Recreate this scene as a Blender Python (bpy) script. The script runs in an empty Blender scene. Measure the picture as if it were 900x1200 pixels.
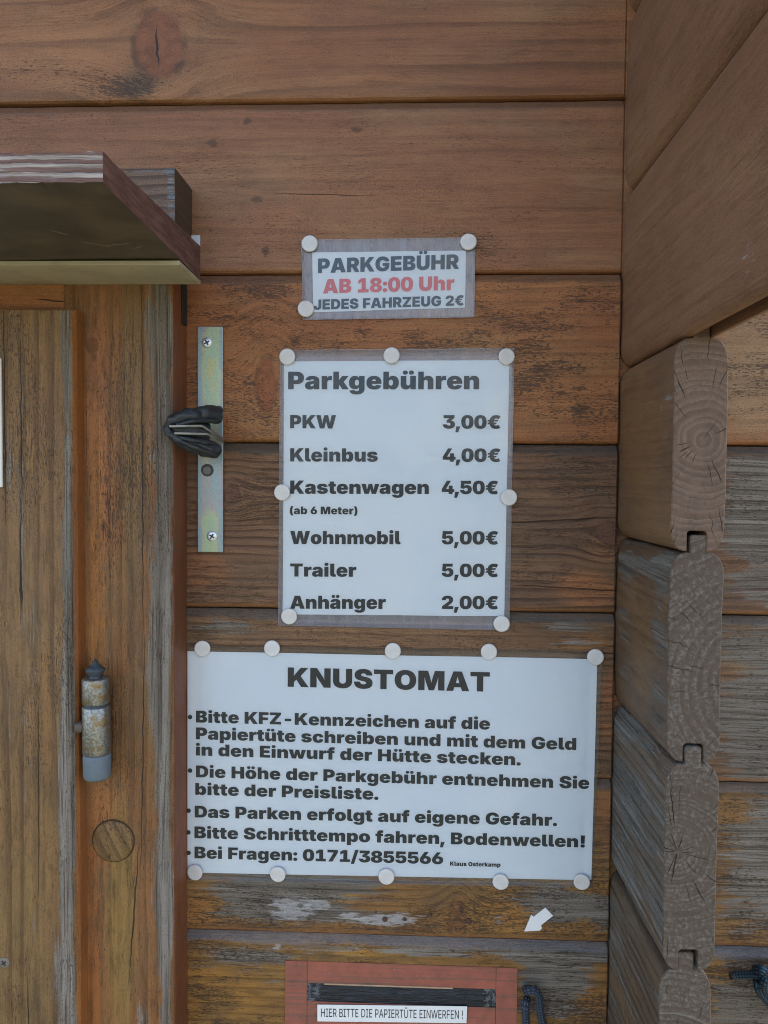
import bpy, bmesh, math, random, json
from mathutils import Vector, Matrix, noise as mn
from mathutils.geometry import tessellate_polygon

# ------------------------------------------------------------------ camera
S = bpy.context.scene
COL = S.collection
EYE = Vector((0.0, -0.5264, 0.0))                 # 53 cm in front of the wall, z = 0 is eye level
YAW, PITCH, ROLL = 0.039416, -0.038128, -0.008245
RC = Matrix.Rotation(YAW, 3, 'Z') @ Matrix.Rotation(PITCH, 3, 'X') @ Matrix.Rotation(ROLL, 3, 'Y')
cd = bpy.data.cameras.new('camera')
cd.sensor_fit = 'VERTICAL'; cd.sensor_height = 36.0; cd.lens = 36.0 * 901 / 1200
cd.clip_start = 0.02; cd.clip_end = 2000
cam = bpy.data.objects.new('camera', cd)
cam.matrix_world = Matrix.Translation(EYE) @ (RC @ Matrix.Rotation(math.pi / 2, 3, 'X')).to_4x4()
COL.objects.link(cam); S.camera = cam

def at(px, py, Y=0.0):
    "world point, on the plane y = Y, of a place measured in the 900x1200 photograph"
    d = RC @ Vector(((px - 450) / 901, 1, -(py - 600) / 901))
    return EYE + d * ((Y - EYE.y) / d.y)

# ------------------------------------------------------------------ sky, sun, exposure
SUN_EL, SUN_AZ = math.radians(44), math.radians(38)   # behind the hut, high on the right
w = bpy.data.worlds.new('World'); S.world = w; w.use_nodes = True
wn = w.node_tree.nodes
sky = wn.new('ShaderNodeTexSky'); sky.sky_type = 'NISHITA'; sky.sun_disc = False
sky.sun_elevation = SUN_EL; sky.sun_rotation = SUN_AZ
sky.dust_density = 3.0; sky.ozone_density = 1.0; sky.air_density = 0.8
wl = w.node_tree.links
tc_ = wn.new('ShaderNodeTexCoord'); mp_ = wn.new('ShaderNodeMapping'); mp_.inputs['Scale'].default_value = (1, 1, 2.4)
cn_ = wn.new('ShaderNodeTexNoise'); cn_.inputs['Scale'].default_value = 2.6; cn_.inputs['Detail'].default_value = 6; cn_.inputs['Roughness'].default_value = .6
cr_ = wn.new('ShaderNodeMapRange'); cr_.interpolation_type = 'SMOOTHSTEP'; cr_.inputs[1].default_value = .46; cr_.inputs[2].default_value = .66; cr_.inputs[4].default_value = .9
bw_ = wn.new('ShaderNodeRGBToBW'); mu_ = wn.new('ShaderNodeVectorMath'); mu_.operation = 'SCALE'; mu_.inputs[0].default_value = (1.0, .97, .93)
gn_ = wn.new('ShaderNodeMath'); gn_.operation = 'MULTIPLY'; gn_.inputs[1].default_value = 1.7
cm_ = wn.new('ShaderNodeMix'); cm_.data_type = 'RGBA'
wl.new(tc_.outputs['Generated'], mp_.inputs[0]); wl.new(mp_.outputs[0], cn_.inputs['Vector']); wl.new(cn_.outputs[0], cr_.inputs[0]); wl.new(cr_.outputs[0], cm_.inputs[0])
wl.new(sky.outputs[0], bw_.inputs[0]); wl.new(bw_.outputs[0], gn_.inputs[0]); wl.new(gn_.outputs[0], mu_.inputs['Scale'])
wl.new(sky.outputs[0], cm_.inputs[6]); wl.new(mu_.outputs[0], cm_.inputs[7])
wl.new(cm_.outputs[2], wn['Background'].inputs[0])
wn['Background'].inputs[1].default_value = 0.15
sl = bpy.data.lights.new('sun', 'SUN'); sl.energy = 3.4; sl.angle = math.radians(0.5); sl.color = (1, .93, .82)
sun = bpy.data.objects.new('sun', sl); COL.objects.link(sun)
sd = Vector((math.sin(SUN_AZ) * math.cos(SUN_EL), math.cos(SUN_AZ) * math.cos(SUN_EL), math.sin(SUN_EL)))
sun.rotation_euler = sd.to_track_quat('Z', 'Y').to_euler(); sun.location = sd * 20
vs = S.view_settings; vs.view_transform = 'Standard'; vs.look = 'None'; vs.gamma = 1; vs.use_curve_mapping = False
vs.exposure = 2.02
S.cycles.max_bounces = 6; S.cycles.transparent_max_bounces = 12; S.cycles.use_denoising = True; S.cycles.pixel_filter_type = 'BLACKMAN_HARRIS'; S.cycles.filter_width = 1.0

# ------------------------------------------------------------------ helpers
def link(name, me, parent=None, mats=()):
    o = bpy.data.objects.new(name, me); COL.objects.link(o)
    for m in mats: me.materials.append(m)
    if parent: o.parent = parent
    return o

def obj(name, bm, mat, parent=None, smooth=False):
    me = bpy.data.meshes.new(name); bm.to_mesh(me); bm.free()
    if smooth:
        for p in me.polygons: p.use_smooth = True
    return link(name, me, parent, mat if isinstance(mat, (list, tuple)) else (mat,))

def tag(o, label, cat, group=None, kind=None):
    o['label'] = label; o['category'] = cat
    if group: o['group'] = group
    if kind: o['kind'] = kind
    return o

def thing(name, loc, label, cat, group=None):
    o = bpy.data.objects.new(name, None); COL.objects.link(o); o.location = loc
    o.empty_display_size = .02
    return tag(o, label, cat, group)

def under(o, parent):
    "parent o and keep it where it is"
    o.parent = parent; o.matrix_parent_inverse = Matrix.Translation(-Vector(parent.location)); return o

def box(bm, x0, x1, y0, y1, z0, z1, mi=0):
    v = [bm.verts.new((x, y, z)) for x in (x0, x1) for y in (y0, y1) for z in (z0, z1)]
    fs = []
    for a in ((0, 1, 3, 2), (4, 6, 7, 5), (0, 4, 5, 1), (2, 3, 7, 6), (0, 2, 6, 4), (1, 5, 7, 3)):
        f = bm.faces.new([v[i] for i in a]); f.material_index = mi; fs.append(f)
    return fs

def hull8(bm, p):
    "p: 8 points, 0-3 near ring, 4-7 far ring"
    v = [bm.verts.new(q) for q in p]
    for a in ((0, 1, 2, 3), (7, 6, 5, 4), (0, 4, 5, 1), (1, 5, 6, 2), (2, 6, 7, 3), (3, 7, 4, 0)):
        bm.faces.new([v[i] for i in a])
    bmesh.ops.recalc_face_normals(bm, faces=bm.faces[:])

def bevel(bm, w, seg=2):
    bmesh.ops.bevel(bm, geom=bm.edges[:], offset=w, segments=seg, affect='EDGES', profile=.5)

def prism(profile, axis, a, b, n, jit=0.0, seed=0, scale=30.0, arris=0.0, cuts=()):
    "extrude a closed profile [(p,q)] along axis x (p=y,q=z) / y (p=x,q=z) / z (p=x,q=y); small waviness jit"
    bm = bmesh.new(); rings = []
    m = len(profile); ar = sum(profile[i - 1][0] * profile[i][1] - profile[i][0] * profile[i - 1][1] for i in range(m))
    inset = []
    for i in range(m):
        (x0, y0), (x1, y1), (x2, y2) = profile[i - 1], profile[i], profile[(i + 1) % m]
        d = Vector((x2 - x0, y2 - y0)).normalized(); nn = Vector((-d.y, d.x)) * (1 if ar > 0 else -1)
        inset.append((x1 + nn.x * arris, y1 + nn.y * arris))
    ts = [a + (b - a) * i / n for i in range(n + 1)]
    if cuts: ts = sorted(ts + list(cuts)); n += len(cuts)
    if arris: ts = [a, a + arris * .9] + ts[1:]; n += 1
    for i, t in enumerate(ts):
        r = []
        for (p, q) in (inset if arris and i == 0 else profile):
            co = {'x': Vector((t, p, q)), 'y': Vector((p, t, q)), 'z': Vector((p, q, t))}[axis]
            if jit:
                d = mn.noise_vector(co * scale + Vector((seed * 7.3, seed, 0))) * .6 + mn.noise_vector(co * scale * 5 + Vector((seed, 0, 3))) * .4
                d[{'x': 0, 'y': 1, 'z': 2}[axis]] *= .4
                co = co + d * jit
            r.append(bm.verts.new(co))
        rings.append(r)
    for i in range(n):
        for k in range(m):
            bm.faces.new((rings[i][k], rings[i][(k + 1) % m], rings[i + 1][(k + 1) % m], rings[i + 1][k]))
    e0 = bm.faces.new(rings[0][::-1]); e1 = bm.faces.new(rings[-1])
    bmesh.ops.recalc_face_normals(bm, faces=bm.faces[:])
    return bm, e0, e1

def lathe(bm, c, prof, n=32, axis='z', mi=0):
    "prof [(r,h)] turned about axis through c"
    rings = []
    for r, h in prof:
        ring = []
        for k in range(n):
            a = 2 * math.pi * k / n
            if axis == 'z': v = Vector((r * math.cos(a), r * math.sin(a), h))
            else: v = Vector((r * math.cos(a), -h, r * math.sin(a)))
            ring.append(bm.verts.new(Vector(c) + v))
        rings.append(ring)
    for i in range(len(rings) - 1):
        for k in range(n):
            f = bm.faces.new((rings[i][k], rings[i][(k + 1) % n], rings[i + 1][(k + 1) % n], rings[i + 1][k])); f.material_index = mi; f.smooth = True
    for r in (rings[0], rings[-1]):
        f = bm.faces.new(r); f.material_index = mi
    bmesh.ops.recalc_face_normals(bm, faces=bm.faces[:])

def tube(bm, pts, rad, n=14, squash=1.0, sub=8, wob=0.0, seed=0):
    "swept tube along a smooth curve through pts; rad one value or one per point; UV = (around, metres along)"
    uvl = bm.loops.layers.uv.verify()
    P = [Vector(p) for p in pts]; Rr = rad if isinstance(rad, (list, tuple)) else [rad] * len(P)
    C = []; RR = []
    for i in range(len(P) - 1):
        p0 = P[max(i - 1, 0)]; p1 = P[i]; p2 = P[i + 1]; p3 = P[min(i + 2, len(P) - 1)]
        for s in range(sub):
            t = s / sub
            C.append(.5 * ((2 * p1) + (p2 - p0) * t + (2 * p0 - 5 * p1 + 4 * p2 - p3) * t * t + (3 * p1 - p0 - 3 * p2 + p3) * t ** 3))
            RR.append(Rr[i] + (Rr[i + 1] - Rr[i]) * t)
    C.append(P[-1]); RR.append(Rr[-1])
    rings = []; L = [0.0]; up = None
    for i in range(len(C)):
        T = (C[min(i + 1, len(C) - 1)] - C[max(i - 1, 0)]).normalized()
        if up is None: up = Vector((0, 1, 0)) if abs(T.y) < .9 else Vector((1, 0, 0))
        A = (up - T * up.dot(T)).normalized(); up = A; B = T.cross(A)
        if i: L.append(L[-1] + (C[i] - C[i - 1]).length)
        ring = []
        for k in range(n):
            a = 2 * math.pi * k / n
            rr = RR[i]
            q = C[i] + A * math.cos(a) * rr * squash + B * math.sin(a) * rr
            if wob: q += mn.noise_vector(q * 220 + Vector((seed, 0, 0))) * wob
            ring.append(bm.verts.new(q))
        rings.append(ring)
    for i in range(len(rings) - 1):
        for k in range(n):
            f = bm.faces.new((rings[i][k], rings[i][(k + 1) % n], rings[i + 1][(k + 1) % n], rings[i + 1][k])); f.smooth = True
            for lp, (uu, vv) in zip(f.loops, ((k / n, L[i]), ((k + 1) / n, L[i]), ((k + 1) / n, L[i + 1]), (k / n, L[i + 1]))): lp[uvl].uv = (uu, vv)
    bm.faces.new(rings[0][::-1]); bm.faces.new(rings[-1])
    bmesh.ops.recalc_face_normals(bm, faces=bm.faces[:])

# ------------------------------------------------------------------ node language
class NT:
    def __init__(s, name):
        s.mat = bpy.data.materials.new(name); s.mat.use_nodes = True
        s.t = s.mat.node_tree; s.N = s.t.nodes; s.L = s.t.links
        s.bsdf = s.N['Principled BSDF']; s.out = s.N['Material Output']
    def inp(s, sock, v):
        if v is None: return
        if isinstance(v, bpy.types.NodeSocket): s.L.new(v, sock)
        elif isinstance(v, (tuple, list)) and len(v) == 3 and sock.type == 'RGBA': sock.default_value = (*v, 1)
        else: sock.default_value = v
    def m(s, op, a, b=None, c=None):
        n = s.N.new('ShaderNodeMath'); n.operation = op
        for i, v in enumerate((a, b, c)): s.inp(n.inputs[i], v)
        return n.outputs[0]
    def add(s, a, b): return s.m('ADD', a, b)
    def sub(s, a, b): return s.m('SUBTRACT', a, b)
    def mul(s, a, b): return s.m('MULTIPLY', a, b)
    def ma(s, a, b, c): return s.m('MULTIPLY_ADD', a, b, c)
    def ss(s, x, e0, e1, o0=0.0, o1=1.0):
        n = s.N.new('ShaderNodeMapRange'); n.interpolation_type = 'SMOOTHSTEP'
        for i, v in enumerate((x, e0, e1, o0, o1)): s.inp(n.inputs[i], v)
        return n.outputs[0]
    def vec(s, x, y, z):
        n = s.N.new('ShaderNodeCombineXYZ')
        for i, v in enumerate((x, y, z)): s.inp(n.inputs[i], v)
        return n.outputs[0]
    def sep(s, v):
        n = s.N.new('ShaderNodeSeparateXYZ'); s.L.new(v, n.inputs[0]); return n.outputs
    def noise(s, v, scale=1.0, detail=2.0, rough=.5, dist=0.0):
        n = s.N.new('ShaderNodeTexNoise'); s.L.new(v, n.inputs['Vector'])
        n.inputs['Scale'].default_value = scale; n.inputs['Detail'].default_value = detail
        n.inputs['Roughness'].default_value = rough; n.inputs['Distortion'].default_value = dist
        return n.outputs[0]
    def rnd(s, v):
        n = s.N.new('ShaderNodeTexWhiteNoise'); n.noise_dimensions = '1D'; s.inp(n.inputs['W'], v); return n.outputs[0]
    def mix(s, f, a, b, mode='MIX'):
        n = s.N.new('ShaderNodeMix'); n.data_type = 'RGBA'; n.blend_type = mode
        s.inp(n.inputs[0], f); s.inp(n.inputs[6], a); s.inp(n.inputs[7], b)
        return n.outputs[2]
    def obj(s): return s.sep(s.N.new('ShaderNodeTexCoord').outputs['Object'])
    def objv(s): return s.N.new('ShaderNodeTexCoord').outputs['Object']
    def bump(s, h, strength=.3, dist=.001):
        n = s.N.new('ShaderNodeBump'); n.inputs['Strength'].default_value = strength; n.inputs['Distance'].default_value = dist
        s.L.new(h, n.inputs['Height']); s.L.new(n.outputs[0], s.bsdf.inputs['Normal']); return n.outputs[0]
    def fin(s, col=None, rough=None, metal=0.0, spec=.5):
        if col is not None: s.inp(s.bsdf.inputs['Base Color'], col)
        if rough is not None: s.inp(s.bsdf.inputs['Roughness'], rough)
        s.inp(s.bsdf.inputs['Metallic'], metal); s.inp(s.bsdf.inputs['Specular IOR Level'], spec)
        return s.mat
    def blob(s, u, v, pu, pv, ru, rv):
        a = s.mul(s.sub(u, pu), 1 / ru); b = s.mul(s.sub(v, pv), 1 / rv)
        return s.m('EXPONENT', s.mul(s.add(s.mul(a, a), s.mul(b, b)), -1.0))

def wood(name, axis='x', seed=0, A=(.36, .15, .058), B=(.25, .10, .042), tan=(.34, .21, .10), tan_amt=.3,
         dark=(.05, .028, .017), lines=.45, freq=110, wobble=.03, specks=.4, speck_at=(), knots=(), cracks=(),
         grey=-.6, greys=(), greyc=((.13, .115, .095), (.30, .275, .24)), white=(), stains=(), grime=0.0,
         top=None, topc=(.15, .14, .135), bottom=None, rough=.55, bump=.35, spots=(), patina=.4, botk=.6, checks=.3):
    n = NT(name); o = n.obj()
    u, v, q = {'x': (o[0], o[2], o[1]), 'z': (o[2], o[0], o[1]), 'y': (o[1], o[2], o[0])}[axis]
    sd_ = seed * 3.17
    def nz(ku, kv, detail=2., rough=.5, off=0., vv=None, kq=None):
        return n.noise(n.vec(n.ma(u, ku, sd_ + off), n.mul(vv if vv is not None else v, kv), n.mul(q, kq if kq is not None else kv * .6)), 1., detail, rough)
    vv = n.ma(n.sub(nz(1.6, 7, 2, .5, 5), .5), wobble, v)
    vv = n.ma(n.sub(nz(9, 30, 2, .5, 15), .5), wobble * .14, vv)
    kmask = None
    for ku, kv, ra, rb in knots:
        e = n.blob(u, v, ku, kv, ra * 2.1, rb * 2.1)
        vv = n.sub(vv, n.mul(n.mul(n.sub(v, kv), e), 0.8))
    # growth rings: sharp late wood line, soft early wood
    ph = n.m('FRACT', n.ma(vv, freq, n.mul(nz(3, 40, 2, .5, 2), 1.6)))
    ring = n.mul(n.ss(ph, .35, .9), n.ss(ph, 1.0, .93))
    ring = n.mul(ring, n.ss(nz(5, 60, 3, .6, 9), .3, .62))
    fine = nz(14, 800, 3, .6, 1, vv)
    med = nz(5, 190, 4, .6, 3, vv)
    big = nz(5, 13, 3, .55, 7)
    big2 = nz(8, 22, 4, .6, 11)
    col = n.mix(n.ss(big, .35, .65), A, B)
    col = n.mix(n.mul(n.ss(big2, .42, .7), tan_amt), col, tan)
    col = n.mix(n.mul(n.ss(med, .4, .75), .28), col, n.mix(1.0, col, (.55, .5, .45), 'MULTIPLY'))
    for (pu, pv, ru, rv, c, k) in stains:
        e = n.mul(n.blob(u, v, pu, pv, ru, rv), 1.0)
        col = n.mix(n.mul(n.ss(n.add(e, n.mul(n.sub(nz(9, 60, 4, .6, pu * 50), .5), .7)), .25, .75), k), col, c)
    col = n.mix(n.mul(ring, lines), col, n.mix(1.0, col, (.30, .26, .24), 'MULTIPLY'))
    col = n.mix(1.0, col, n.mix(fine, (.72, .72, .72), (1.25, 1.25, 1.25)), 'MULTIPLY')
    pat = n.noise(n.vec(n.ma(u, 55, sd_ + 3), n.mul(vv, 330), n.mul(q, 330)), 1, 5, .68)
    col = n.mix(n.mul(n.ss(pat, .50, .66), patina), col, n.mix(1.0, col, (.48, .46, .45), 'MULTIPLY'))
    pat2 = nz(22, 40, 6, .7, 101)
    col = n.mix(n.mul(n.ss(pat2, .47, .64), patina * .9), col, n.mix(.45, n.mix(1.0, col, (.62, .62, .60), 'MULTIPLY'), (.13, .085, .045)))
    height = n.add(n.mul(fine, .45), n.mul(ring, -.5))
    for ku, kv, ra, rb in knots:
        a = n.mul(n.sub(u, ku), 1 / ra); b = n.mul(n.sub(v, kv), 1 / rb)
        r = n.m('SQRT', n.add(n.mul(a, a), n.mul(b, b)))
        r = n.ma(n.sub(nz(60, 60, 2, .5, 31), .5), .35, r)
        kc = n.mix(n.mul(n.ss(n.m('SINE', n.mul(r, 13.)), -.6, 1.), .5), n.mix(1.0, B, (.85, .76, .78), 'MULTIPLY'), n.mix(1.0, A, (.82, .72, .74), 'MULTIPLY'))
        kc = n.mix(n.mul(n.ss(nz(40, 90, 4, .65, 33), .45, .62), .5), kc, n.mix(1.0, kc, (.5, .5, .5), 'MULTIPLY'))
        col = n.mix(n.ss(r, 1.05, .85), col, kc)
        col = n.mix(n.mul(n.mul(n.ss(r, .8, 1.0), n.ss(r, 1.25, 1.05)), n.ss(nz(50, 70, 2, .5, 35), .4, .6, .1, .6)), col, dark)
    # weathered grey
    gsum = n.add(grey, n.mul(n.sub(nz(9, 50, 6, .68, 21), .5), 2.4))
    gsum = n.ma(n.sub(nz(40, 320, 4, .65, 25), .5), 1.3, gsum)
    gsum = n.ma(n.sub(fine, .5), .8, gsum)
    for (pu, pv, ru, rv, k) in greys: gsum = n.ma(n.blob(u, v, pu, pv, ru, rv), k, gsum)
    g = n.ss(gsum, .12, .42)
    gc = n.mix(n.ss(med, .3, .75), greyc[0], greyc[1])
    gc = n.mix(n.mul(ring, .55), gc, n.mix(1.0, gc, (.4, .38, .36), 'MULTIPLY'))
    gc = n.mix(n.ss(fine, .5, .36), gc, n.mix(1.0, gc, (.42, .4, .38), 'MULTIPLY'))
    col = n.mix(n.mul(g, .9), col, gc)
    # mildew specks and open pores
    den = n.ss(nz(13, 34, 4, .65, 41), .36, .60)
    ex = None
    for (pu, pv, ru, rv, k) in speck_at:
        e = n.mul(n.blob(u, v, pu, pv, ru, rv), k); ex = e if ex is None else n.add(ex, e)
    dens = n.mul(den, specks)
    if ex is not None: dens = n.add(dens, ex)
    spk = nz(330, 1300, 2, .55, 51)
    thr = n.sub(.73, n.mul(dens, .20))
    sp = n.ss(n.sub(spk, thr), -.02, .035)
    dash = nz(75, 800, 3, .6, 61, vv)
    sp2 = n.ss(n.sub(dash, n.sub(.75, n.mul(dens, .20))), -.015, .05)
    spm = n.m('MAXIMUM', sp, sp2)
    col = n.mix(n.mul(spm, .8), col, dark)
    chn = n.noise(n.vec(n.ma(u, 26, sd_ + 17), n.mul(vv, 420), n.mul(q, 420)), 1, 3, .6)
    chm = n.mul(n.ss(n.m('ABSOLUTE', n.sub(chn, .5)), .02, .004), n.ss(nz(16, 30, 4, .65, 19), .47, .60))
    chm = n.mul(chm, n.ma(g, .4, checks))
    col = n.mix(n.mul(chm, .9), col, (.03, .02, .014)); spm = n.m('MAXIMUM', spm, chm)
    if grime:
        gm = n.mul(n.ss(n.add(nz(9, 40, 5, .65, 71), n.mul(n.sub(med, .5), .5)), .48, .72), grime)
        col = n.mix(gm, col, (.085, .065, .045))
    for (pu, pv, ru, rv, k) in white:
        wmk = n.ss(n.add(n.mul(n.blob(u, v, pu, pv, ru, rv), k), n.mul(n.sub(nz(75, 420, 5, .72, 81), .5), 2.6)), .62, .95)
        col = n.mix(n.mul(wmk, .6), col, n.mix(fine, (.30, .29, .29), (.6, .58, .57)))
    for (pu, pv, ru, rv) in spots:
        r = n.add(n.blob(u, v, pu, pv, ru, rv), n.mul(n.sub(nz(260, 420, 4, .65, 91), .5), 1.7))
        col = n.mix(n.mul(n.ss(r, .4, .8), .6), col, dark)
    hgt = n.add(height, n.mul(spm, -.8)); hgt = n.ma(g, n.mul(med, -.9), hgt)
    for (pu, pv, L_, wd, ang) in cracks:             # drying cracks: a wavering thin dark split
        du = n.sub(u, pu); dv = n.sub(v, pv)
        aa = n.add(n.mul(du, math.cos(ang)), n.mul(dv, math.sin(ang))); bb = n.sub(n.mul(dv, math.cos(ang)), n.mul(du, math.sin(ang)))
        bb = n.ma(n.sub(n.noise(n.vec(n.mul(aa, 90), 3.3 + pu, pv), 1, 3, .6), .5), wd * 7, bb)
        wdt = n.mul(n.ss(n.m('ABSOLUTE', aa), L_ / 2, L_ * .1), wd)
        ck = n.ss(n.sub(n.m('ABSOLUTE', bb), wdt), .0003, -.0002)
        ck = n.mul(ck, n.ss(n.m('ABSOLUTE', aa), L_ / 2, L_ / 2.1))
        col = n.mix(n.mul(ck, .92), col, (.018, .012, .009)); hgt = n.ma(ck, -2.5, hgt)
    if top is not None:      # dirt lying on the upward bevel
        tm = n.ss(n.ma(n.sub(nz(22, 90, 4, .65, 77), .5), .010, v), top - .0085, top - .0055)
        tm = n.mul(tm, n.ss(nz(30, 90, 3, .6, 78), .2, .5, .55, 1.))
        col = n.mix(n.mul(tm, .68), col, n.mix(fine, n.mix(1.0, topc, (.6, .6, .6), 'MULTIPLY'), topc))
    if bottom is not None:   # protected lower arris keeps its stain
        bm_ = n.ss(n.ma(n.sub(nz(14, 60, 3, .6, 87), .5), .006, v), bottom + .005, bottom + .002)
        col = n.mix(n.mul(bm_, botk), col, n.mix(fine, (.20, .085, .027), (.32, .135, .045)))
    grit = n.noise(n.vec(n.mul(u, 900), n.mul(v, 1700), n.mul(q, 1700)), 1, 3, .7)
    col = n.mix(1.0, col, n.mix(n.ss(grit, .3, .7), (.68, .68, .68), (1.22, 1.22, 1.22)), 'MULTIPLY')
    hgt = n.ma(grit, .35, hgt)
    n.bump(hgt, bump, .001)
    rg = n.ss(g, 0, 1, rough, .85)
    return n.fin(col, rg, 0, .35)

def endgrain(name, pith, seed, ringw=.0032, c0=(.085, .058, .042), c1=(.21, .155, .115), grey=.4):
    n = NT(name); o = n.obj(); x, z = o[0], o[2]
    V = n.vec(n.add(x, seed * 1.7), 0.0, z)
    dx = n.sub(x, pith[0]); dz = n.sub(z, pith[1])
    r = n.m('SQRT', n.add(n.mul(dx, dx), n.mul(dz, dz)))
    th = n.m('ARCTAN2', dz, dx)
    rr = n.ma(n.sub(n.noise(V, 55, 2), .5), .006, r); rr = n.ma(n.sub(n.noise(V, 260, 2), .5), .0012, rr)
    rr = n.ma(n.sub(n.noise(n.vec(n.mul(rr, 170), seed, 0.), 1, 2), .5), .010, rr)
    ph = n.m('FRACT', n.mul(rr, 1 / ringw))
    ring = n.mul(n.ss(ph, .2, .8), n.ss(ph, 1., .9))
    ring = n.mul(ring, n.ss(n.noise(V, 90, 3, .6), .3, .6, .35, 1))
    ray = n.noise(n.vec(n.mul(th, 38.), n.mul(r, 90.), seed), 1, 3, .65)
    pores = n.noise(V, 1600, 2, .6); big = n.noise(V, 75, 4, .6)
    col = n.mix(n.ss(big, .3, .7), c1, n.mix(1., c1, (.72, .7, .68), 'MULTIPLY'))
    col = n.mix(n.mul(ring, .48), col, c0)
    tick = n.noise(n.vec(n.mul(th, 120.), n.mul(rr, 220.), seed + 3.), 1, 3, .65)
    col = n.mix(n.mul(n.ss(tick, .54, .66), .4), col, n.mix(1., col, (.42, .40, .38), 'MULTIPLY'))
    col = n.mix(n.mul(n.ss(n.sub(1., ph), .04, .0), .5), col, (.26, .23, .20))
    col = n.mix(n.mul(n.ss(ray, .5, .75), .5), col, n.mix(1., col, (.5, .48, .46), 'MULTIPLY'))
    gm = n.mul(n.ss(n.add(n.mul(n.noise(V, 420, 4, .7), .7), n.add(n.mul(ray, .3), n.mul(big, .3))), .58, .80), grey)
    col = n.mix(gm, col, n.mix(ring, (.27, .245, .22), (.12, .10, .085)))
    col = n.mix(n.mul(n.ss(pores, .56, .72), .45), col, (.05, .04, .03))
    # radial drying cracks: each sector of the log has one or none, of its own length
    ck = 0.0
    for kk, wd, keep, o_ in ((11, .00032, .45, 1.), (29, .00020, .55, 7.), (53, .00014, .6, 13.)):
        a_ = n.ma(th, kk / (2 * math.pi), n.ma(n.sub(n.noise(n.vec(n.mul(r, 160.), n.mul(th, 2.), seed + o_), 1, 3, .6), .5), .5 * kk / 29, seed * .37))
        sec = n.m('FLOOR', a_); h1 = n.rnd(n.add(sec, seed * 13 + o_)); h2 = n.rnd(n.add(sec, seed * 29 + o_ + .5)); h3 = n.rnd(n.add(sec, seed * 41 + o_ + .25))
        dist = n.mul(n.m('ABSOLUTE', n.sub(n.m('FRACT', a_), n.ma(h3, .6, .2))), n.mul(r, 2 * math.pi / kk))
        mid = n.ma(h2, .06, .004); ln = n.ma(h3, .016 * 11 / kk + .004, .004)
        along = n.ss(n.m('ABSOLUTE', n.sub(r, mid)), ln, n.mul(ln, .3))
        c_ = n.mul(n.ss(n.sub(dist, n.mul(along, wd)), .00012, -.00006), n.mul(along, n.m('LESS_THAN', h1, keep)))
        ck = c_ if ck == 0.0 else n.m('MAXIMUM', ck, c_)
    col = n.mix(n.mul(ck, .9), col, (.015, .012, .01))
    n.bump(n.add(n.add(n.mul(ring, -.5), n.mul(ray, .5)), n.add(n.mul(ck, -2.5), n.mul(pores, .5))), .28, .0007)
    return n.fin(col, .85, 0, .25)

def plain(name, col, rough=.5, metal=0., spec=.5, var=.15, scale=120, bump=0.0):
    n = NT(name); f = n.noise(n.objv(), scale, 4, .6)
    c = n.mix(f, tuple(k * (1 - var) for k in col), tuple(min(1, k * (1 + var)) for k in col))
    if bump: n.bump(n.noise(n.objv(), scale * 4, 3, .6), bump, .0005)
    return n.fin(c, rough, metal, spec)
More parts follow.
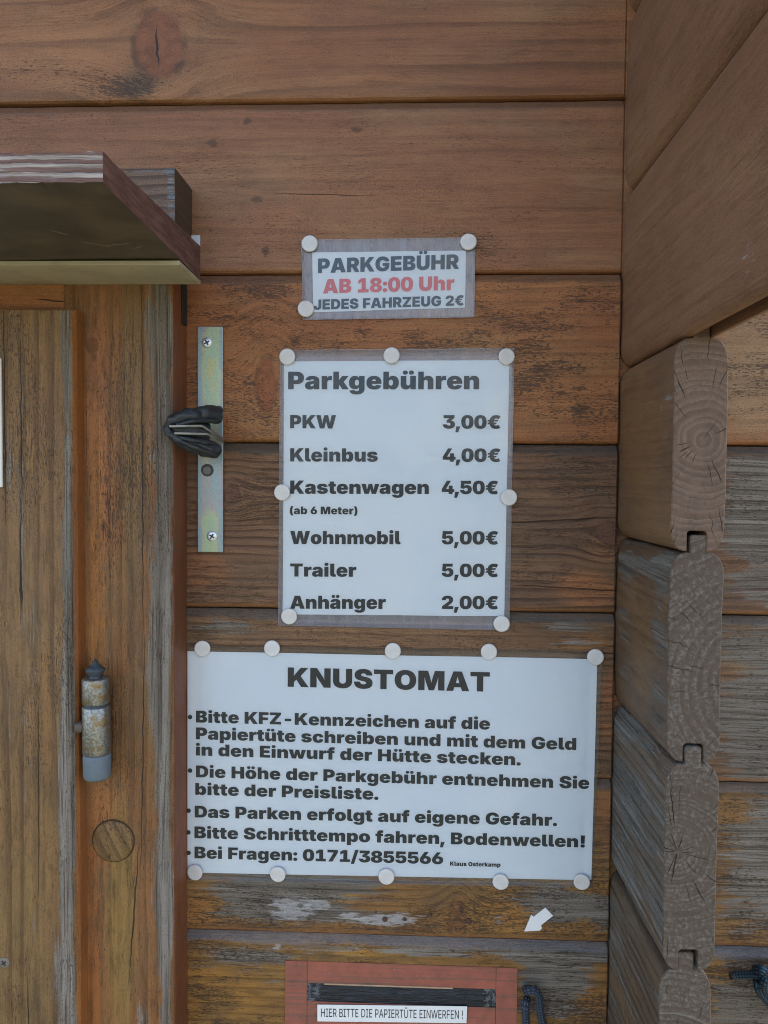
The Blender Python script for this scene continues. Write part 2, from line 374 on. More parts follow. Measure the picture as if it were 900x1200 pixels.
# ------------------------------------------------------------------ lettering: outlines of a heavy and a light sans alphabet, 1000 units to the em
FONT = json.loads('''{"H":{"!":[381,[[169,-14,208,-14,226,-12,246,-5,272,10,288,32,298,56,301,80,298,116,286,142,274,158,252,174,228,182,208,185,180,186,154,183,130,174,112,161,92,140,84,118,80,92,83,56,92,32,110,10,130,-3,154,-12],[96,226,285,226,298,644,300,728,298,731,82,730]]],"(":[391,[[165,-138,355,-138,353,-126,309,-8,280,88,261,172,253,244,251,280,256,388,274,510,298,610,333,714,354,762,355,772,352,775,166,774,141,736,105,654,82,582,64,514,46,412,40,340,39,282,42,216,52,150,70,76,96,-2,127,-72]]],")":[391,[[35,-138,226,-139,266,-68,296,0,320,70,337,144,349,232,352,310,346,402,337,466,310,580,292,634,272,688,226,775,40,775,35,772,77,660,106,558,118,504,130,430,140,304,136,226,121,130,97,40,62,-66,35,-132]]],",":[269,[[0,-210,139,-210,240,108,238,120,44,119]]],"-":[645,[[146,214,498,214,499,364,148,366]]],".":[269,[[114,-14,140,-15,168,-12,192,-2,219,22,229,34,237,56,241,82,240,100,238,118,229,140,215,158,200,170,192,177,168,186,140,190,120,189,98,185,78,177,56,161,41,142,31,118,28,92,29,74,32,56,40,34,57,14,78,-3,98,-11]]],"/":[412,[[0,-110,178,-110,411,754,410,765,236,765,234,762]]],"0":[645,[[297,-12,332,-13,382,-9,446,6,496,32,532,63,570,108,593,156,612,216,623,286,626,352,623,442,612,510,605,532,594,568,570,618,537,660,494,698,446,721,382,736,314,740,244,733,196,721,152,698,140,688,103,654,75,618,63,594,49,562,33,510,22,442,18,372,22,286,33,216,49,166,75,108,106,70,148,32,200,6,248,-7],[308,156,290,162,272,174,256,193,246,214,232,276,228,346,229,412,232,450,238,484,246,514,258,538,272,554,286,565,314,574,332,574,358,565,377,550,389,534,402,502,407,484,416,412,416,316,407,244,386,190,373,174,356,162,334,155]]],"1":[645,[[61,-2,600,-2,600,159,462,160,459,164,458,730,248,731,85,620,86,447,98,448,246,548,249,548,249,164,246,160,62,160]]],"2":[645,[[44,-2,614,-2,614,159,334,160,452,261,524,332,555,368,575,398,596,446,605,482,607,518,603,560,591,598,572,634,542,668,514,689,470,714,412,731,376,737,328,740,256,737,202,726,164,711,136,695,122,686,98,665,63,622,45,586,34,542,30,496,32,487,229,488,235,524,240,538,251,554,274,572,314,582,346,576,374,560,390,542,396,530,401,512,402,494,398,466,387,442,371,422,350,399,45,146]]],"3":[645,[[293,-12,334,-13,388,-9,432,0,480,16,522,36,556,61,587,94,610,132,623,172,627,214,625,250,623,268,613,300,592,342,562,376,528,401,490,419,448,430,418,432,416,436,596,582,597,730,594,731,55,730,55,568,58,566,350,564,207,448,207,324,210,321,328,319,346,314,372,300,394,276,403,256,406,240,401,208,388,184,376,171,354,159,324,153,310,153,276,162,252,176,234,198,229,220,226,225,18,225,17,222,21,180,35,136,57,96,88,63,118,38,156,17,180,8,208,-1,256,-9]]],"4":[645,[[356,-2,550,-3,553,-2,554,109,640,110,642,112,642,268,553,272,553,454,550,457,364,456,364,272,210,272,456,712,462,724,461,730,458,731,262,730,3,268,4,110,352,110,356,106]]],"5":[645,[[292,-12,328,-13,378,-9,432,2,478,20,516,44,532,57,554,78,580,112,601,156,613,208,616,244,614,288,599,348,586,376,568,402,554,420,531,442,508,457,478,472,448,482,412,487,372,488,336,485,310,479,280,466,256,451,234,431,232,432,233,444,244,564,570,567,570,730,70,730,42,324,214,290,226,290,252,322,286,341,310,346,324,346,348,341,364,335,378,324,390,312,400,298,409,276,412,262,412,228,404,198,388,174,364,155,346,147,330,144,306,144,292,147,262,161,243,178,237,186,226,225,24,225,23,216,27,174,41,132,63,96,92,64,124,38,162,17,208,0,258,-9]]],"6":[645,[[295,-12,336,-13,384,-9,438,2,480,20,520,44,553,76,581,112,598,148,604,168,611,196,615,244,611,304,602,340,587,376,565,406,538,433,504,454,466,469,418,478,370,480,323,478,490,724,490,730,286,730,92,442,52,360,39,322,32,286,29,246,33,192,47,138,72,96,102,63,138,35,172,17,222,0,264,-9],[312,144,280,155,251,180,234,214,230,238,231,258,234,274,242,292,254,310,264,320,294,338,330,343,354,338,370,331,398,306,415,274,419,234,415,214,407,192,384,166,370,155,348,147,336,144]]],"7":[645,[[97,-2,312,-2,598,566,596,731,47,730,48,566,378,566,98,8]]],"8":[645,[[287,-12,354,-12,426,-3,484,14,528,35,564,60,595,90,616,120,629,156,631,174,633,204,629,238,613,280,596,304,573,328,549,346,510,364,471,376,474,379,504,388,538,407,568,434,589,462,602,496,607,534,604,574,592,612,570,646,543,672,510,695,472,715,432,728,388,736,334,740,262,737,210,727,168,713,132,694,102,673,74,646,53,612,42,582,39,564,37,534,42,498,54,466,60,456,78,432,106,407,142,387,168,380,173,376,142,367,96,347,58,314,35,286,20,256,11,202,15,156,26,126,52,88,79,60,120,32,160,14,204,-1,252,-9],[322,129,294,134,263,150,245,172,239,184,233,202,232,214,233,228,239,246,246,258,262,276,292,292,322,298,360,290,388,271,407,244,412,216,406,184,398,168,381,150,354,135],[322,441,294,446,270,460,251,484,243,514,248,544,262,564,286,583,322,592,358,583,376,571,396,543,401,516,397,492,385,472,372,459,342,444]]],":":[269,[[114,-14,140,-15,168,-12,192,-2,219,22,229,34,237,56,241,82,240,100,238,118,229,140,215,158,200,170,192,177,168,186,140,190,120,189,98,185,78,177,56,161,41,142,31,118,28,92,29,74,32,56,40,34,57,14,78,-3,98,-11],[105,322,126,320,158,322,188,331,213,350,229,370,238,392,240,436,238,452,228,476,206,500,188,512,168,521,126,524,102,521,78,512,57,496,47,484,40,476,32,454,28,428,29,406,31,392,41,368,55,350,74,334]]],"A":[795,[[16,-2,248,-3,290,137,500,136,541,2,546,-3,778,-2,778,4,534,731,254,731,252,729,29,44],[336,290,334,296,366,422,389,526,392,530,425,398,454,292,452,290]]],"B":[668,[[41,-2,402,-3,448,0,492,9,534,25,564,42,592,64,618,95,638,130,647,164,651,200,647,248,640,272,629,298,613,320,592,341,568,359,520,377,483,382,532,400,552,412,570,426,605,470,616,500,622,538,619,584,608,620,592,646,564,675,540,693,502,710,462,722,420,728,376,731,42,730],[252,160,250,164,250,308,336,309,366,305,396,294,419,272,430,238,428,212,419,194,402,177,384,168,360,162],[252,437,250,440,251,568,324,569,346,567,366,561,382,552,395,538,404,520,407,502,406,490,397,470,378,452,364,444,336,437]]],"D":[723,[[41,-2,336,-3,412,3,466,15,526,40,576,75,620,118,649,164,676,226,691,298,694,352,691,428,676,500,650,562,617,610,574,654,526,686,510,693,468,710,402,726,334,731,42,730],[252,171,250,172,251,556,346,555,378,548,402,540,425,526,449,502,464,478,476,442,482,410,484,356,478,296,464,248,450,225,429,202,402,187,376,178,336,172]]],"E":[613,[[41,-2,575,-2,574,162,250,164,250,284,252,287,550,288,550,446,546,448,252,448,250,452,250,562,252,565,576,566,576,730,42,730]]],"F":[584,[[41,-2,250,-2,250,244,252,246,533,248,532,406,252,407,250,410,250,562,252,565,564,566,564,730,42,730]]],"G":[754,[[365,-12,402,-13,458,-9,510,3,564,24,608,50,651,90,682,132,705,184,720,246,724,300,722,409,392,409,390,406,390,264,518,263,520,252,516,238,504,214,482,190,458,177,422,168,384,166,366,168,344,174,314,188,290,210,274,232,262,256,250,294,244,340,245,402,251,438,262,472,274,496,293,520,314,539,338,551,366,560,404,562,444,553,474,535,488,519,503,486,506,484,714,484,715,486,708,528,685,588,663,622,618,667,584,691,518,721,474,733,426,739,380,740,330,736,264,722,206,698,152,661,110,618,77,570,49,508,34,442,32,420,28,370,32,294,47,222,74,160,108,109,154,64,201,30,260,5,326,-9]]],"H":[750,[[41,-2,250,-2,250,286,252,289,498,289,500,-2,709,-2,708,730,501,730,498,454,252,454,250,458,250,730,42,730]]],"J":[596,[[263,-12,294,-13,370,-6,436,15,486,48,527,100,547,156,555,226,555,730,552,731,348,730,347,204,340,180,318,156,300,149,270,149,256,155,240,168,230,184,225,202,222,275,16,276,14,274,14,222,21,154,44,96,81,52,136,15,202,-6]]],"K":[759,[[41,-2,250,-2,251,178,315,254,334,271,498,-3,742,-2,742,4,737,14,478,412,507,452,724,718,728,724,727,730,484,731,312,508,250,416,247,422,250,544,250,730,42,730]]],"M":[956,[[41,-2,252,-2,252,334,247,460,250,485,299,296,389,-2,567,-2,670,344,708,502,704,310,704,-2,915,-2,914,730,592,730,525,496,507,422,481,290,478,282,436,482,364,730,42,731]]],"N":[770,[[41,-2,256,-2,256,298,249,412,250,437,284,362,321,296,502,-2,729,-2,728,730,515,730,514,422,521,308,520,293,500,338,461,412,268,731,42,730]]],"O":[775,[[363,-12,398,-13,450,-9,516,5,572,29,619,60,666,106,700,156,726,216,742,282,747,354,742,444,726,510,697,576,663,624,620,667,560,704,516,722,458,736,398,740,318,736,260,722,216,704,200,697,156,668,109,622,74,570,49,510,32,432,28,354,32,294,41,250,49,216,73,160,109,106,152,62,204,29,260,5,326,-9],[362,168,338,174,312,188,290,208,274,228,262,252,251,288,244,336,245,402,251,438,262,474,278,504,300,529,332,551,360,559,386,562,414,560,444,551,464,539,486,520,498,504,511,480,525,436,530,402,532,358,528,312,514,252,502,228,480,201,464,188,438,174,408,167]]],"P":[656,[[41,-2,250,-2,250,212,384,214,414,216,466,228,504,243,544,267,577,298,595,322,620,370,632,412,637,464,634,514,623,566,604,607,577,644,546,674,508,699,496,704,462,717,408,728,370,731,42,730],[252,372,250,374,251,566,330,565,360,558,384,545,407,520,413,506,418,478,418,460,413,434,401,412,384,394,352,378,322,373]]],"R":[668,[[41,-2,250,-2,250,236,252,237,308,236,436,-3,660,-2,659,8,516,268,517,272,544,285,564,303,579,316,602,346,620,382,628,410,634,436,637,472,634,524,622,578,605,614,589,634,577,650,546,678,508,702,456,719,408,728,370,731,42,730],[252,397,250,400,251,566,316,566,346,563,382,551,400,536,413,514,419,478,413,446,407,434,394,420,370,405,352,400,316,397]]],"S":[666,[[306,-10,374,-11,450,-2,504,13,548,34,578,57,607,88,628,124,640,166,644,224,639,266,633,290,622,316,610,334,572,374,524,405,482,422,408,443,338,457,302,469,278,483,263,502,260,512,260,526,266,542,273,550,294,564,312,569,338,572,366,570,386,564,404,554,421,536,429,514,432,500,434,497,632,497,634,500,630,550,618,590,601,626,574,658,536,690,500,711,450,728,404,737,354,740,278,737,224,726,182,711,152,696,110,665,79,632,58,596,44,544,41,502,47,452,67,404,98,366,140,336,194,313,260,295,338,278,386,264,410,250,426,232,430,218,429,206,423,190,410,177,384,163,342,156,296,163,264,177,235,208,227,230,222,256,218,259,24,259,22,256,26,202,40,146,61,104,94,64,129,38,170,16,236,-2,276,-9]]],"T":[687,[[239,-2,448,-2,448,562,452,565,664,566,664,730,22,730,22,565,236,565,239,562]]],"U":[722,[[331,-10,370,-12,426,-8,484,4,532,21,576,46,613,80,641,116,662,154,676,206,681,256,681,728,678,731,473,730,472,278,470,256,458,224,445,206,430,190,402,174,366,166,352,166,328,171,292,190,263,224,252,260,250,730,42,730,41,254,45,206,59,154,80,116,108,80,150,43,190,21,238,4,294,-8]]],"W":[1082,[[208,-2,445,-2,528,340,540,414,543,410,563,302,637,-2,872,-3,1062,710,1065,730,834,730,767,412,744,259,717,418,645,730,438,731,365,418,338,259,313,418,248,730,18,731,16,724,20,710]]],"Z":[694,[[44,-2,650,-2,648,162,306,161,304,164,373,244,650,614,650,730,46,730,46,566,391,566,336,502,44,112]]],"a":[597,[[171,-10,232,-11,254,-8,284,1,308,12,326,24,356,58,358,-3,553,-2,553,380,551,404,545,424,536,446,520,469,484,504,460,519,430,533,364,551,280,556,206,548,158,534,122,516,98,499,74,475,55,448,43,422,34,392,34,386,40,383,220,366,232,388,250,405,272,413,298,414,326,405,338,394,344,380,344,370,339,358,328,348,310,339,262,331,164,320,98,297,74,280,55,262,33,230,22,194,18,142,21,112,27,86,40,59,55,40,80,18,128,-3],[250,121,226,134,217,152,217,172,228,194,242,204,262,212,346,230,347,194,345,178,341,166,327,146,304,129,284,121,266,119]]],"b":[646,[[376,-8,408,-10,444,-6,484,5,514,20,540,42,568,72,593,114,608,156,616,198,621,282,619,324,610,382,590,436,568,474,540,505,508,529,474,544,444,553,390,556,352,551,330,544,304,530,286,516,252,475,252,730,46,731,45,-2,249,-2,250,64,252,68,270,42,306,12,346,-4],[328,147,304,153,288,161,275,174,258,208,249,244,247,264,248,298,252,318,266,358,286,382,316,398,328,399,340,398,354,392,366,385,382,369,395,346,403,318,407,280,403,226,398,208,382,178,366,161,354,153]]],"c":[603,[[285,-12,344,-12,388,-6,448,12,482,30,502,45,539,84,558,118,576,172,580,198,577,204,400,231,387,228,381,198,369,172,346,149,332,143,308,141,290,147,275,156,256,180,241,222,238,246,236,274,240,318,246,342,256,364,275,388,290,397,320,403,338,398,352,389,374,363,383,340,387,318,392,315,579,342,575,378,563,414,554,436,524,478,496,502,458,527,418,542,386,550,326,556,260,553,202,541,154,521,116,494,82,460,57,420,39,378,28,328,24,280,25,250,28,214,37,174,58,120,82,83,117,48,158,21,200,3,250,-9]]],"d":[646,[[225,-8,254,-10,284,-7,302,-3,332,8,364,32,394,68,395,0,398,-3,602,-2,602,730,393,730,392,475,383,490,356,520,320,542,298,550,254,556,202,553,172,545,146,533,106,506,78,474,54,436,36,382,28,336,24,280,28,210,36,162,45,136,54,112,75,76,112,36,134,20,170,3,200,-6],[316,147,292,152,278,162,255,190,244,222,238,270,243,318,256,358,266,371,280,386,304,398,316,399,328,398,346,391,372,370,390,334,395,312,398,280,395,234,381,190,370,175,352,158,332,149]]],"e":[606,[[285,-12,350,-12,392,-6,436,6,472,21,506,42,539,76,566,118,575,144,576,150,572,154,394,178,391,178,380,160,362,143,334,134,304,132,284,137,266,147,249,162,240,178,231,208,230,222,232,225,580,225,584,228,582,318,576,358,555,418,533,454,496,493,454,523,410,541,356,554,296,556,242,551,194,538,148,517,116,493,85,462,61,426,39,378,28,328,24,264,28,214,34,184,40,160,57,118,81,82,117,46,154,21,208,0,250,-9],[232,338,232,346,238,366,260,394,280,407,308,412,338,407,362,391,378,366,385,340]]],"f":[422,[[91,-2,298,-2,298,398,300,400,398,400,402,404,402,548,300,549,299,578,302,590,308,598,314,603,330,608,350,608,384,602,395,604,423,742,420,750,356,761,282,765,228,758,182,744,158,729,134,705,114,673,101,644,94,614,91,550,4,548,5,400,90,400,91,398]]],"g":[647,[[269,-218,322,-219,374,-216,424,-206,470,-191,508,-170,538,-146,570,-110,587,-76,600,-32,604,14,604,548,602,549,398,548,397,478,394,475,377,500,358,518,320,543,296,551,278,554,236,556,202,553,166,543,136,528,112,510,79,476,55,436,39,394,28,338,24,280,28,212,37,160,55,116,75,82,91,64,104,52,131,32,166,16,202,7,260,4,302,9,334,21,350,30,371,50,387,70,394,88,398,88,398,2,396,-22,386,-46,374,-61,358,-71,340,-77,310,-81,268,-74,248,-65,234,-52,224,-34,46,-58,42,-62,49,-92,63,-122,82,-145,112,-171,136,-185,176,-201,224,-212],[304,151,290,156,274,166,255,190,243,226,238,274,247,334,255,356,265,370,278,384,292,393,308,398,328,398,358,383,371,370,384,350,395,310,398,280,397,248,389,212,381,190,370,177,356,162,344,156,322,150]]],"h":[649,[[44,-2,252,-2,252,310,254,328,263,352,280,374,304,387,322,390,346,387,360,381,372,371,388,350,395,328,397,308,397,-2,606,-2,606,356,602,394,596,422,583,454,556,495,540,512,514,531,472,548,444,554,418,556,358,551,318,537,282,508,249,464,247,728,244,731,45,730]]],"i":[296,[[44,-2,252,-2,252,548,250,549,44,548],[115,602,156,599,186,604,202,609,214,618,238,644,247,664,250,686,247,718,238,740,220,760,202,774,172,782,120,782,94,774,76,760,57,740,48,718,45,694,50,658,57,644,76,623,94,609]]],"k":[606,[[44,-2,252,-2,252,148,274,179,382,-3,615,-2,614,8,429,308,610,542,610,548,378,548,252,375,251,730,46,731]]],"l":[337,[[217,-4,280,-5,312,0,341,10,314,146,310,149,286,147,268,150,255,164,252,178,252,728,250,731,46,731,44,154,50,100,65,64,87,38,100,28,126,12,142,7,178,-2]]],"m":[943,[[44,-2,252,-2,253,332,257,350,268,369,286,384,300,390,312,391,340,384,348,376,364,356,370,338,372,-2,570,-2,572,332,578,356,588,370,610,386,630,391,652,387,664,380,680,362,689,338,691,316,691,-2,898,-3,900,-2,900,374,892,430,877,470,862,493,838,517,816,533,790,546,748,554,684,554,660,549,622,534,592,513,566,488,548,460,540,443,537,446,521,484,498,516,472,539,442,552,406,556,366,554,342,549,318,540,298,528,275,508,244,464,234,548,46,549]]],"n":[649,[[44,-2,252,-2,252,310,254,328,263,352,280,374,304,387,322,390,346,387,360,381,372,371,388,350,395,328,397,308,397,-2,606,-2,604,380,596,422,583,454,562,488,540,512,514,531,490,543,456,552,400,556,358,551,318,537,288,515,262,484,244,454,241,530,240,548,238,549,44,548]]],"o":[625,[[286,-12,322,-13,374,-9,424,2,472,24,508,48,542,82,567,120,587,168,597,214,601,280,596,334,585,382,566,424,545,456,508,495,470,521,430,538,380,551,322,556,260,553,202,541,154,520,116,494,82,460,57,420,39,378,28,328,24,280,25,250,28,214,37,174,58,120,82,83,117,48,166,17,202,2,250,-9],[308,141,290,146,274,156,265,166,252,186,241,222,236,274,244,334,252,358,262,375,274,388,290,397,314,403,340,395,363,376,381,336,389,270,380,204,363,168,338,147,316,141]]],"p":[646,[[44,-206,252,-206,252,66,281,32,312,9,352,-5,408,-10,456,-3,480,4,510,19,540,42,569,74,595,122,608,158,617,202,621,262,617,344,608,392,587,442,568,475,554,490,540,506,510,528,472,545,436,554,390,556,352,551,324,542,288,519,275,506,252,473,250,478,250,548,44,548],[318,148,286,164,267,188,252,226,248,248,247,280,255,328,264,352,273,368,292,386,310,395,328,399,346,396,366,386,388,358,403,320,407,266,403,226,392,194,382,177,354,153,340,148]]],"r":[434,[[44,-2,252,-2,252,284,257,316,264,334,276,352,292,366,312,377,334,383,364,384,390,381,412,375,425,376,424,549,394,555,360,556,342,554,312,545,288,530,269,508,246,467,246,548,244,549,44,548]]],"s":[588,[[263,-12,306,-13,374,-6,434,9,474,26,509,52,535,78,552,106,565,138,568,186,564,220,549,256,518,286,494,302,452,319,386,334,290,351,260,359,245,372,242,378,240,390,248,404,264,413,284,418,314,415,338,406,351,396,361,382,365,370,368,367,540,390,550,394,543,430,528,460,512,480,486,505,470,514,456,524,420,538,344,554,278,556,210,550,158,538,116,520,86,499,65,478,55,462,46,448,35,414,32,370,37,330,51,298,78,264,108,242,146,225,198,212,314,190,342,179,355,166,355,150,342,135,324,129,302,126,282,128,260,134,246,143,229,160,213,192,210,193,19,166,28,126,43,96,62,70,90,44,122,23,162,6,200,-4]]],"t":[399,[[237,-10,308,-10,354,-4,390,6,366,149,354,150,332,146,306,145,296,148,286,158,281,176,281,398,375,402,375,546,372,549,282,550,281,678,278,679,74,679,73,552,72,549,5,548,4,402,73,398,74,140,79,102,94,62,120,32,156,7,200,-7]]],"u":[649,[[215,-8,250,-10,286,-6,330,8,364,34,389,64,406,92,412,-3,605,-2,606,546,604,549,400,549,397,546,397,238,395,220,388,196,370,173,352,161,328,156,306,158,286,168,261,196,254,216,252,238,252,546,250,549,46,549,44,186,46,156,53,124,71,82,84,62,108,35,132,18,162,2,192,-6]]],"w":[877,[[149,-2,363,-2,418,188,435,268,438,273,455,194,512,-2,724,-3,730,14,884,548,663,548,604,220,600,211,570,346,530,548,348,549,274,210,210,548,-6,549,-7,542]]],"z":[590,[[50,-2,540,-2,539,152,322,152,320,154,530,422,531,548,57,548,58,394,284,392,51,112]]],"Ü":[722,[[331,-10,370,-12,426,-8,484,4,532,21,576,46,613,80,641,116,662,154,676,206,681,256,681,728,678,731,473,730,472,278,470,256,458,224,445,206,430,190,402,174,366,166,352,166,328,171,292,190,263,224,252,260,250,730,42,730,41,254,45,206,59,154,80,116,108,80,150,43,190,21,238,4,294,-8],[218,790,238,788,276,790,298,799,312,811,329,830,337,848,338,856,337,898,329,916,312,935,298,947,276,956,256,959,220,956,198,948,186,939,165,914,158,898,156,880,158,848,167,830,184,810,198,798],[444,790,462,788,502,790,522,798,538,810,554,830,562,848,565,868,562,898,554,916,547,926,522,948,502,956,480,959,444,956,424,948,408,936,392,916,384,898,381,878,386,842,392,830,408,810,424,798]]],"ä":[597,[[171,-10,232,-11,254,-8,284,1,308,12,326,24,356,58,358,-3,553,-2,553,380,551,404,545,424,536,446,520,469,484,504,460,519,430,533,364,551,280,556,206,548,158,534,122,516,98,499,74,475,55,448,43,422,34,392,34,386,40,383,220,366,232,388,250,405,272,413,298,414,326,405,338,394,344,380,344,370,339,358,328,348,310,339,262,331,164,320,98,297,74,280,55,262,33,230,22,194,18,142,21,112,27,86,40,59,55,40,80,18,128,-3],[250,121,226,134,217,152,217,172,228,194,242,204,262,212,346,230,347,194,345,178,341,166,327,146,304,129,284,121,266,119],[170,608,202,607,236,616,253,628,264,640,276,664,280,688,279,704,269,736,244,761,218,774,196,777,172,776,140,766,117,748,106,734,100,718,96,686,100,664,108,646,123,628,140,617,158,609],[396,608,428,607,460,616,478,628,489,640,503,668,506,694,503,716,494,736,470,761,442,774,422,777,398,776,368,767,343,748,333,736,324,716,322,698,324,668,333,646,350,628,364,618,382,610]]],"ö":[625,[[286,-12,322,-13,374,-9,424,2,472,24,508,48,542,82,567,120,587,168,597,214,601,280,596,334,585,382,566,424,545,456,508,495,470,521,430,538,380,551,322,556,260,553,202,541,154,520,116,494,82,460,57,420,39,378,28,328,24,280,25,250,28,214,37,174,58,120,82,83,117,48,166,17,202,2,250,-9],[308,141,290,146,274,156,265,166,252,186,241,222,236,274,244,334,252,358,262,375,274,388,290,397,314,403,340,395,363,376,381,336,389,270,380,204,363,168,338,147,316,141],[190,606,224,608,250,618,266,629,279,646,290,672,290,712,280,735,269,750,256,761,248,767,224,775,184,776,152,767,134,754,121,738,111,718,108,696,109,678,120,646,134,630,152,617,172,609],[415,606,448,608,476,618,490,629,506,646,515,672,515,708,507,736,494,750,482,761,472,767,448,775,410,776,376,767,354,748,345,736,336,718,333,696,334,678,336,666,346,646,362,628,376,617,398,609]]],"ü":[649,[[215,-8,250,-10,286,-6,330,8,364,34,389,64,406,92,412,-3,605,-2,606,546,604,549,400,549,397,546,397,238,395,220,388,196,370,173,352,161,328,156,306,158,286,168,261,196,254,216,252,238,252,546,250,549,46,549,44,186,46,156,53,124,71,82,84,62,108,35,132,18,162,2,192,-6],[202,606,240,609,262,617,276,628,292,646,302,666,304,696,302,718,293,736,276,755,262,766,234,775,190,775,166,767,141,748,131,736,123,714,120,688,123,666,132,646,148,629,162,618,184,609],[428,606,462,608,486,617,504,630,518,646,527,666,530,696,527,718,520,735,504,754,486,767,462,775,414,775,390,767,372,754,356,736,348,712,348,672,358,646,372,629,388,618,408,609]]],"€":[700,[[429,-12,486,-12,558,0,608,20,626,30,652,48,652,54,578,206,566,206,542,191,504,174,470,167,434,168,410,174,384,189,370,202,349,238,354,240,444,241,484,322,484,328,482,331,332,332,332,394,336,396,518,396,523,400,556,478,554,484,350,485,356,502,367,520,390,541,408,551,426,556,456,560,476,559,500,554,533,540,570,521,582,521,654,672,654,682,600,713,560,727,498,739,444,740,378,733,330,721,278,697,258,682,234,665,194,622,160,568,139,514,132,484,56,484,25,402,26,396,30,396,120,396,121,394,119,370,121,334,120,331,56,331,28,256,26,240,132,240,137,220,161,156,193,106,234,62,278,29,324,8,378,-6]]]},"L":{"!":[288,[[131,-4,154,-5,176,1,200,26,207,40,209,62,201,92,182,113,160,123,146,125,128,123,106,113,88,94,79,70,79,46,88,26,97,14,110,3],[100,236,187,236,193,688,193,724,190,728,98,728,94,724]]],"A":[690,[[25,2,124,2,188,184,194,202,198,203,494,202,566,2,664,2,396,728,290,728],[224,284,223,286,306,530,341,646,344,648,401,466,465,286,462,284]]],"B":[654,[[88,2,360,0,410,3,450,10,492,25,528,46,555,70,573,94,588,134,597,178,594,236,586,268,576,290,558,316,536,338,516,354,494,365,450,376,452,383,482,394,510,409,540,436,561,476,568,514,567,568,559,602,546,631,529,656,504,681,470,702,422,719,392,725,350,728,89,728],[182,82,182,330,360,330,396,326,432,315,456,300,476,280,490,262,501,238,507,212,508,194,504,166,493,140,478,122,470,114,444,97,396,85,356,82],[182,408,182,646,348,646,390,642,422,630,446,614,466,590,477,562,480,536,478,508,472,488,462,466,432,435,390,415,356,409]]],"D":[722,[[88,2,320,0,390,6,444,19,500,42,548,75,590,120,618,164,643,224,658,292,662,358,660,406,657,442,648,484,625,554,592,608,550,652,506,684,452,708,392,723,330,728,89,728],[182,82,181,644,182,646,324,646,372,642,416,632,456,614,492,587,523,554,544,514,561,466,570,410,570,320,559,256,542,212,520,172,492,142,455,116,414,97,356,85,314,82]]],"E":[601,[[88,2,536,2,536,80,534,82,182,82,181,86,182,326,504,326,507,328,507,406,504,408,182,408,181,644,182,646,528,646,531,650,530,728,89,728]]],"F":[590,[[88,2,181,2,182,314,492,314,495,316,494,395,181,398,181,644,182,646,524,646,528,650,527,728,89,728]]],"H":[743,[[88,2,181,2,182,331,560,331,562,2,655,2,654,728,563,728,560,413,182,413,180,728,89,728]]],"I":[441,[[45,2,396,2,394,82,268,82,267,86,267,644,268,646,394,646,394,728,46,728,46,646,172,646,174,644,174,86,172,82,46,82]]],"N":[753,[[88,2,181,2,181,454,174,598,176,611,275,440,554,2,666,2,665,728,576,728,573,724,573,218,578,122,576,117,501,250,198,727,89,728]]],"P":[639,[[88,2,181,2,182,263,342,263,392,267,434,276,476,294,506,315,538,346,559,380,576,428,582,454,585,490,582,538,574,574,558,614,537,646,510,674,480,696,438,714,380,725,342,728,89,728],[182,345,182,646,368,644,396,638,426,627,444,615,463,596,478,572,486,548,492,514,492,478,486,442,477,418,462,394,446,379,416,361,374,348,338,345]]],"R":[644,[[88,2,181,2,181,280,348,283,354,282,358,278,505,2,613,2,451,298,476,309,510,330,538,358,553,380,574,424,582,460,585,500,580,556,573,584,558,620,537,650,510,677,476,699,432,716,380,725,342,728,89,728],[182,365,182,646,368,644,398,638,428,626,446,615,466,596,478,578,487,554,492,520,492,484,486,452,478,430,466,412,446,393,426,381,402,372,368,367]]],"T":[646,[[277,2,370,2,370,644,374,646,596,646,598,650,598,724,596,728,49,728,50,646,274,646,277,644]]],"W":[985,[[223,2,332,2,465,490,492,620,521,488,652,2,761,2,959,728,866,728,863,724,731,206,708,96,704,104,675,232,546,724,542,728,440,727,322,284,296,176,278,92,253,212,121,724,116,728,26,728]]],"Ü":[744,[[352,-10,378,-12,428,-8,480,4,522,21,564,48,595,80,622,116,640,152,652,200,656,244,656,724,654,728,566,728,563,724,563,250,561,220,550,182,540,160,525,140,500,115,476,99,444,85,402,76,378,74,326,79,302,84,266,100,243,116,224,134,205,160,194,182,184,214,181,248,181,724,180,728,89,728,88,244,92,200,104,154,124,112,149,80,186,45,222,22,266,3,318,-8],[266,818,288,820,296,823,308,832,321,848,328,874,324,896,313,914,296,926,272,933,252,930,230,917,218,901,212,878,215,856,228,836,242,823],[472,818,492,819,503,824,512,831,525,844,533,874,528,898,518,913,500,927,476,933,458,930,438,918,425,904,419,890,417,878,419,860,431,838,450,823]]]}}''')
def area(p): return sum(p[i][0] * p[i - 1][1] - p[i - 1][0] * p[i][1] for i in range(len(p))) * -.5
def inside(pt, poly):
    c = False
    for i in range(len(poly)):
        (x1, y1), (x2, y2) = poly[i - 1], poly[i]
        if (y1 > pt[1]) != (y2 > pt[1]) and pt[0] < (x2 - x1) * (pt[1] - y1) / (y2 - y1) + x1: c = not c
    return c
CAP = {'H': 727.0, 'L': 727.0}
